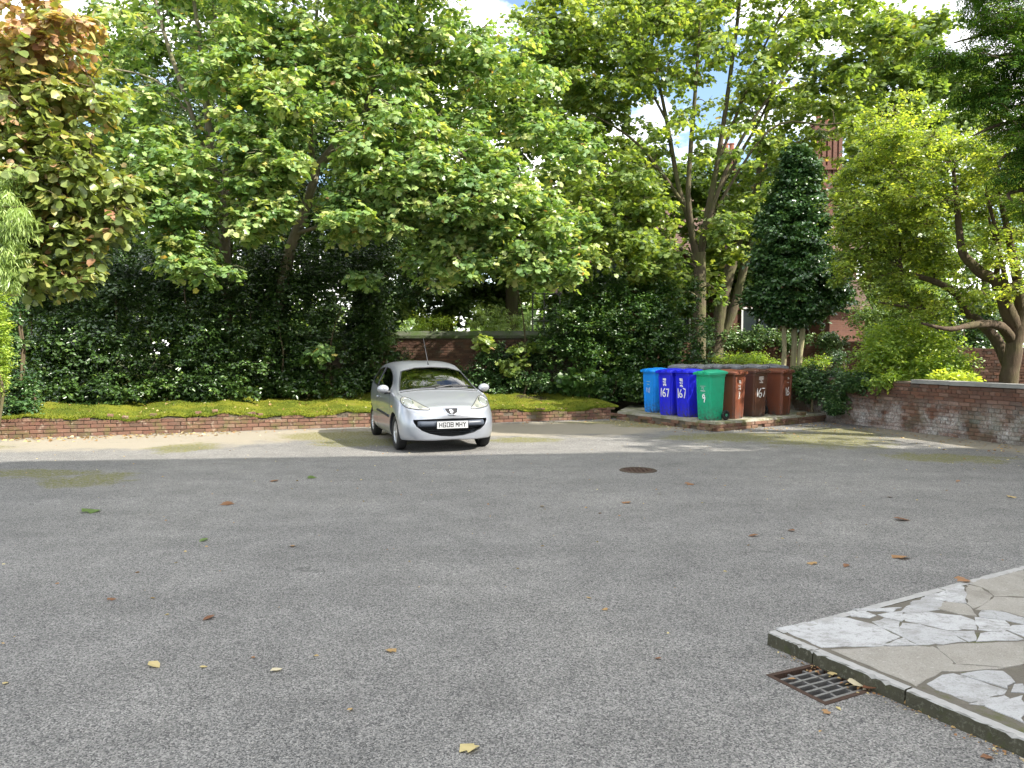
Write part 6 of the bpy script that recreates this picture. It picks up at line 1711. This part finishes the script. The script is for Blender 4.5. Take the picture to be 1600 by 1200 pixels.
for ch in 'HG08 MHY':
    if ch == ' ': yy += .022; continue
    mb = MB(); w = .0125; lay = 0
    for seg in GLYPH[ch]:
        for a, b in zip(seg, seg[1:]):
            a = np.array([yy + w / 2 + a[0] * (.050 - w), .4535 - .0395 + w / 2 + a[1] * (.079 - w)]); b = np.array([yy + w / 2 + b[0] * (.050 - w), .4535 - .0395 + w / 2 + b[1] * (.079 - w)])
            d = (b - a) / np.linalg.norm(b - a); n_ = np.array([-d[1], d[0]]) * w / 2; e = d * w / 2; x0 = l.x + .0242; x1 = l.x + .0256 + lay * .0002; lay += 1
            q = [a - n_ - e, b - n_ + e, b + n_ + e, a + n_ - e]
            mb.add([(x0, *p) for p in q] + [(x1, *p) for p in q], [(3, 2, 1, 0), (4, 5, 6, 7), (0, 1, 5, 4), (1, 2, 6, 5), (2, 3, 7, 6), (3, 0, 4, 7)])
    mb.build('character', MAT['ink'], pl); yy += .061
for z in (.335, .37, .305):
    mb = MB(); mb.box((1.58, 0, z), (.02, 1.0, .006)); mb.build('grille_slat', MAT['beam'], car)
# bonnet badge: dark shield with a chrome rim and a pale standing lion
SH = [(-.115, .700), (.115, .700), (.085, .632), (.045, .605), (-.045, .605), (-.085, .632)]
bd = panel('badge', SH, 'f', 'ink', car, .008, step=.02)
strip('badge_rim', SH, 'f', .014, 'chrome', bd, .008, True, step=.02)
LION = [(.030, .692), (.008, .694), (-.012, .686), (-.006, .676), (-.034, .672), (-.030, .664), (-.004, .664), (-.010, .652), (-.036, .646), (-.030, .638), (.0, .640), (.010, .628), (-.012, .622), (-.004, .614), (.022, .618), (.034, .634), (.030, .650), (.046, .660), (.044, .674)]
panel('lion_emblem', [(-a * .8, .655 + (b - .655) * .78) for a, b in LION], 'f', 'alloy', bd, .012, step=.015)
# wiper, aerial, interior mirror
def on_wind(y, z, o=.012):
    l, nn = hit('f', y, z); return np.array(l + nn * o)
mb = MB(); mb.tube([on_wind(-.05, .985), on_wind(.2, 1.02), on_wind(.50, 1.01)], [.012, .009, .007], 6); w_ = mb.build('wiper', MAT['black_plastic'], car)
mb = MB(); mb.tube([on_wind(-.30, .99, .006), on_wind(.05, 1.022, .006), on_wind(.42, 1.03, .006), on_wind(.60, 1.0, .006)], .008, 5); mb.build('wiper_blade', MAT['rubber'], w_)
l, nn = hit('t', .22, 0.0)
mb = MB(); mb.tube([l, l + Vector((-.03, 0, .03)), l + Vector((-.30, -.02, .47))], [.016, .008, .0035], 6); mb.build('aerial', MAT['black_plastic'], car)
mb = MB(); mb.box((.33, 0, 1.245), (.03, .22, .055), jit=.004); mb.build('rear_view_mirror', MAT['black_plastic'], car)
# cabin
mb = MB(); mb.box((.76, 0, .80), (.46, 1.34, .24)); mb.box((.70, -.36, .92), (.22, .36, .05)); mb.build('dashboard', MAT['dash'], car)
mb = MB(); pts = []
for a in np.linspace(0, 2 * math.pi, 25): pts.append((.55 + .06 * math.sin(a), -.36 + .18 * math.cos(a), .93 + .175 * math.sin(a)))
mb.tube(pts, .016, 7); mb.tube([(.55, -.53, .93), (.57, -.36, .92), (.55, -.19, .93)], .02, 6); mb.build('steering_wheel', simple('wheel_rim', (.18, .18, .17), .5), car, smooth=True)
for y in (.36, -.36):
    mb = MB(); mb.box((-.05, y, .55), (.5, .48, .16), jit=.01); mb.build('seat', MAT['seat'], car)
    mb = MB(); M = Matrix.Rotation(R(-14), 4, 'Y'); mb.box((-.36, y, .82), (.13, .46, .58), M=M, jit=.01); mb.box((-.45, y, 1.16), (.09, .26, .16), M=M, jit=.008); mb.build('backrest', MAT['seat'], car)
mb = MB(); mb.box((-1.0, 0, .8), (.14, 1.2, .55)); mb.build('rear_seat', MAT['seat'], car)
mb = MB(); mb.box((0, 0, .30), (2.7, 1.1, .14)); mb.box((-.2, 0, .38), (1.6, 1.48, .03)); mb.build('underbody', MAT['rubber'], car)
# wheels
def make_wheel(x, sy):
    y = sy * .705
    mb = MB(); R_ = WHR
    mb.lathe([(.185, -.07), (.20, -.078), (.25, -.08), (.272, -.072), (R_, -.05), (R_, .05), (.272, .072), (.25, .08), (.20, .078), (.185, .07)], 36, 0, 'y', (x, y, R_))
    t = mb.build('tyre', MAT['rubber'], None, smooth=True)
    w = thing('wheel', '', '', (0, 0, 0)); del w['label'], w['category']; w.parent = car; t.parent = w
    mb = MB(); mb.lathe([(.19, .0), (.19, sy * .06), (.178, sy * .066), (.170, sy * .052), (.165, sy * .02)], 36, 0, 'y', (x, y, R_)); mb.lathe([(.0, sy * .062), (.035, sy * .062), (.045, sy * .05), (.06, sy * .03)], 20, 0, 'y', (x, y, R_)); mb.build('rim', MAT['alloy'], w, smooth=True)
    mb = MB(); mb.lathe([(.0, sy * .015), (.168, sy * .015)], 24, 0, 'y', (x, y, R_)); mb.build('brake_disc', MAT['black_plastic'], w)
    for k in range(9):
        a = 2 * math.pi * k / 9
        def pt(r, b, h): return (x + r * math.cos(a + b), y + sy * h, R_ + r * math.sin(a + b))
        mb = MB(); mb.add([pt(.035, -.45, .058), pt(.035, .45, .058), pt(.172, .19, .056), pt(.172, -.19, .056), pt(.035, -.45, .03), pt(.035, .45, .03), pt(.172, .19, .03), pt(.172, -.19, .03)],
                          [(0, 1, 2, 3), (7, 6, 5, 4), (0, 4, 5, 1), (1, 5, 6, 2), (2, 6, 7, 3), (3, 7, 4, 0)]); mb.build('spoke', MAT['alloy'], w)
    mb = MB()
    n = 20
    prof = [(x + (ARC - .008) * math.cos(2 * math.pi * k / n), R_ + (ARC - .008) * math.sin(2 * math.pi * k / n)) for k in range(n + 1)]
    for (px_, pz) in prof: mb.v += [(px_, sy * .76, max(pz, .16)), (px_, sy * .50, max(pz, .16))]
    mb.f = [(2 * k, 2 * k + 1, 2 * k + 3, 2 * k + 2) for k in range(n)] + [tuple(2 * k + 1 for k in range(n))]; mb.mi = [0] * len(mb.f)
    mb.build('wheel_housing', MAT['rubber'], car)
for x in (WHX, -WHX):
    for sy in (1, -1): make_wheel(x, sy)

# ------------------------------------------------------------------ fallen leaves
def fallen(px, py, size, tint, tm, label, rz=None, curl=.5, z0=0.0):
    p = on(px, py, z0)
    tv, tf = tm
    v = tv.copy(); v[:, 1] -= .5
    v[:, 2] = v[:, 2] * curl * 1.2 + 0.35 * curl * v[:, 1] ** 2 + rng.normal(0, .02, len(v))
    size *= .8; v *= size; v[:, 2] -= v[:, 2].min() - .002
    me = bpy.data.meshes.new('fallen_leaf'); me.from_pydata([tuple(q) for q in v], [], tf)
    a = me.attributes.new('tint', 'FLOAT', 'POINT'); a.data.foreach_set('value', [tint] * len(v))
    o = obj('fallen_leaf', me, MAT['leaf_dead'] if tint >= 0 else MAT['leaf_far'])
    if tint < 0: a.data.foreach_set('value', [.45] * len(v))
    o.location = (p[0], p[1], z0); o.rotation_euler = (0, 0, rng.uniform(0, 6.28) if rz is None else rz)
    o['label'] = label; o['category'] = 'leaf'; o['group'] = 'single leaves fallen on the asphalt'
    return o
FAL = [(731, 1170, .105, .85, TL, 'yellow leaf lying at the bottom edge, below the picture centre'), (432, 1048, .085, 1.0, TO, 'pale cream oval leaf on the dark asphalt'), (241, 1041, .11, .83, TO, 'yellow pointed leaf standing at a slant left of the cream leaf'),
       (612, 1017, .08, .55, TL, 'small tan star shaped leaf right of the cream leaf'), (326, 967, .10, .02, TO, 'dark crimson leaf on bare asphalt left of centre'), (175, 937, .07, .12, TL, 'little rust brown crumpled leaf far left'),
       (318, 845, .12, -1, TO, 'pale green leaf on the left asphalt, above the crimson leaf'), (143, 800, .22, -1, TL, 'long green leaf lying below the moss patches'), (355, 788, .18, .15, TL, 'curled rust brown leaf between the moss patch and the car'),
       (457, 854, .10, .4, TO, 'tan leaf beyond the crimson leaf'), (428, 752, .14, .2, TL, 'brown leaf in line with the moss patch, before the car'), (487, 747, .15, -1, TL, 'green leaf on the asphalt just left of the car front'),
       (318, 1043, .05, .8, TO, 'tiny yellow scrap midway between the slanted leaf and the cream leaf'), (9, 1069, .05, .8, TO, 'tiny yellow scrap at the far left edge'), (1028, 1030, .05, .05, TO, 'tiny crimson scrap in the middle of the near asphalt'),
       (1268, 881, .10, .5, TL, 'orange tan leaf up the asphalt from the kerb corner'), (1322, 885, .09, .1, TO, 'small red brown leaf right of the orange tan one'), (1405, 871, .17, .35, TL, 'spread brown leaf beyond the paved corner'), (1409, 813, .2, .03, TO, 'long dark brown leaf on the right asphalt'),
       (1177, 838, .12, .1, TO, 'dark curled leaf on asphalt right of the middle'), (978, 786, .13, .3, TL, 'brown leaf nearer than the iron cover'), (1078, 757, .15, .2, TL, 'brown leaf right of the iron cover'), (1125, 671, .12, .95, TO, 'cream leaf at the foot of the bin platform'),
       (1236, 830, .10, .1, TO, 'small dark leaf beside the dark curled one'), (945, 953, .05, .5, TL, 'small tan leaf scrap, left of the kerb corner'), (920, 935, .05, .6, TO, 'yellowish scrap near the tan scrap'), (1292, 1114, .05, .4, TL, 'brown crumb of leaf just nearer than the drain grate'),
       (1310, 1108, .04, .85, TO, 'yellow crumb of leaf near the drain grate'), (1390, 777, .1, .15, TO, 'dark leaf far right on the asphalt'), (1581, 777, .13, .7, TL, 'pale leaf at the right edge, far asphalt'), (847, 792, .1, .6, TO, 'pale leaf on open asphalt in front of the car'),
       (1542, 1184, .06, .1, TL, 'dark red leaf scrap at the bottom right'), (1497, 752, .1, .3, TO, 'brown leaf near the garden wall streak'), (1030, 772, .08, .9, TO, 'pale scrap by the iron cover')]
for f in FAL: fallen(*f)
# on the drain and along the kerb
fallen(1338, 1070, .10, .98, TR, 'cream leaf lying on the corner of the drain grate', z0=.004)
fallen(1358, 1077, .09, .0, TR, 'dark red leaf beside the cream one on the drain', z0=.004, curl=.8)
fallen(1300, 1053, .06, .75, TL, 'yellow leaf caught in the drain bars', z0=.002)
fallen(1237, 1062, .05, .4, TO, 'thin brown leaf on the left bars of the drain', z0=.002)
for k, (px, py, s_, t_) in enumerate(((1425, 1101, .16, .35), (1440, 1103, .15, .25), (1455, 1108, .13, .45), (1418, 1097, .1, .5))):
    fallen(px, py, s_, t_, TON, ('long dry brown leaf at the kerb foot, left of its small heap', 'dry brown leaf in the middle of the heap at the kerb foot', 'dry tan leaf at the right of the heap at the kerb foot', 'dry straw coloured leaf at the left tip of the heap')[k], rz=1.0 + .2 * k, curl=.6)
for k, (px, py, s_, t_) in enumerate(((1530, 1135, .12, .3), (1550, 1143, .13, .2), (1565, 1148, .09, .1))):
    fallen(px, py, s_, t_, TON, ('tan leaf of the second heap along the kerb, nearest the grey green one', 'brown leaf in the second heap along the kerb', 'dark brown leaf at the end of the second kerb heap')[k], rz=1.1 + .2 * k, curl=.6)
fallen(1505, 908, .12, .3, TL, 'rust brown leaf on the far kerb of the paved corner', z0=KZ)
# litter nobody could count, thick along the foot of the walls
L = Leaves()
def litter(n, A, B, spread, side, size=.07, z=0.004):
    A, B = np.array(A), np.array(B); t = rng.uniform(0, 1, n)[:, None]; d = (B - A) / np.linalg.norm(B - A); nn = np.array([-d[1], d[0]]) * side
    q = A + (B - A) * t + nn * np.abs(rng.normal(0, spread, (n, 1)))
    L.add(np.concatenate([q, np.full((n, 1), z)], 1), np.concatenate([rng.normal(size=(n, 2)), rng.normal(0, .2, (n, 1))], 1), np.concatenate([rng.normal(0, .35, (n, 2)), np.ones((n, 1))], 1), size * rng.uniform(.3, 1.1, n), rng.beta(2, 1.6, n))
litter(260, K0 + e1 * .1, K0 + e1 * 3.2, .035, -1, .022); litter(160, K0 + e2 * .1, K0 + e2 * 4, .03, 1, .02)
litter(420, (-10.2, 13.35), (-5.5, 15.0), .35, -1, .09); litter(160, (-5.5, 15.0), (2.4, 17.75), .4, -1, .06); litter(150, (2.6, 17.5), (4.1, 14.8), .35, -1, .06)
litter(160, (4.2, 14.9), (7.2, 17.1), .6, -1, .06); litter(330, (7.2, 16.9), (9.3, 10.4), .8, -1, .06)
n = 420; X = rng.uniform(-9, 9, n); Y = rng.uniform(3, 14, n)
L.add(np.stack([X, Y, np.full(n, .003)], 1), np.concatenate([rng.normal(size=(n, 2)), np.zeros((n, 1))], 1), np.concatenate([rng.normal(0, .3, (n, 2)), np.ones((n, 1))], 1), .045 * rng.uniform(.2, 1, n), rng.beta(1.6, 1.6, n))
obj('leaf_litter', L.mesh('leaf_litter', TO), MAT['leaf_dead'], kind='stuff')
# leaves scattered on the lawn
L = Leaves(); n = 420; s_ = rng.uniform(0, lowlen, n); v_ = rng.uniform(.05, 4, n)
P = np.stack([s_, v_, [lawn_z(a, b) + .02 for a, b in zip(s_, v_)]], 1)
L.add(P, np.concatenate([rng.normal(size=(n, 2)), rng.normal(0, .2, (n, 1))], 1), np.concatenate([rng.normal(0, .4, (n, 2)), np.ones((n, 1))], 1), .07 * rng.uniform(.4, 1.1, n), rng.beta(2, 1.4, n))
o = obj('lawn_litter', L.mesh('lawn_litter', TO), MAT['leaf_dead'], kind='stuff'); o.location = low.location; o.rotation_euler = low.rotation_euler
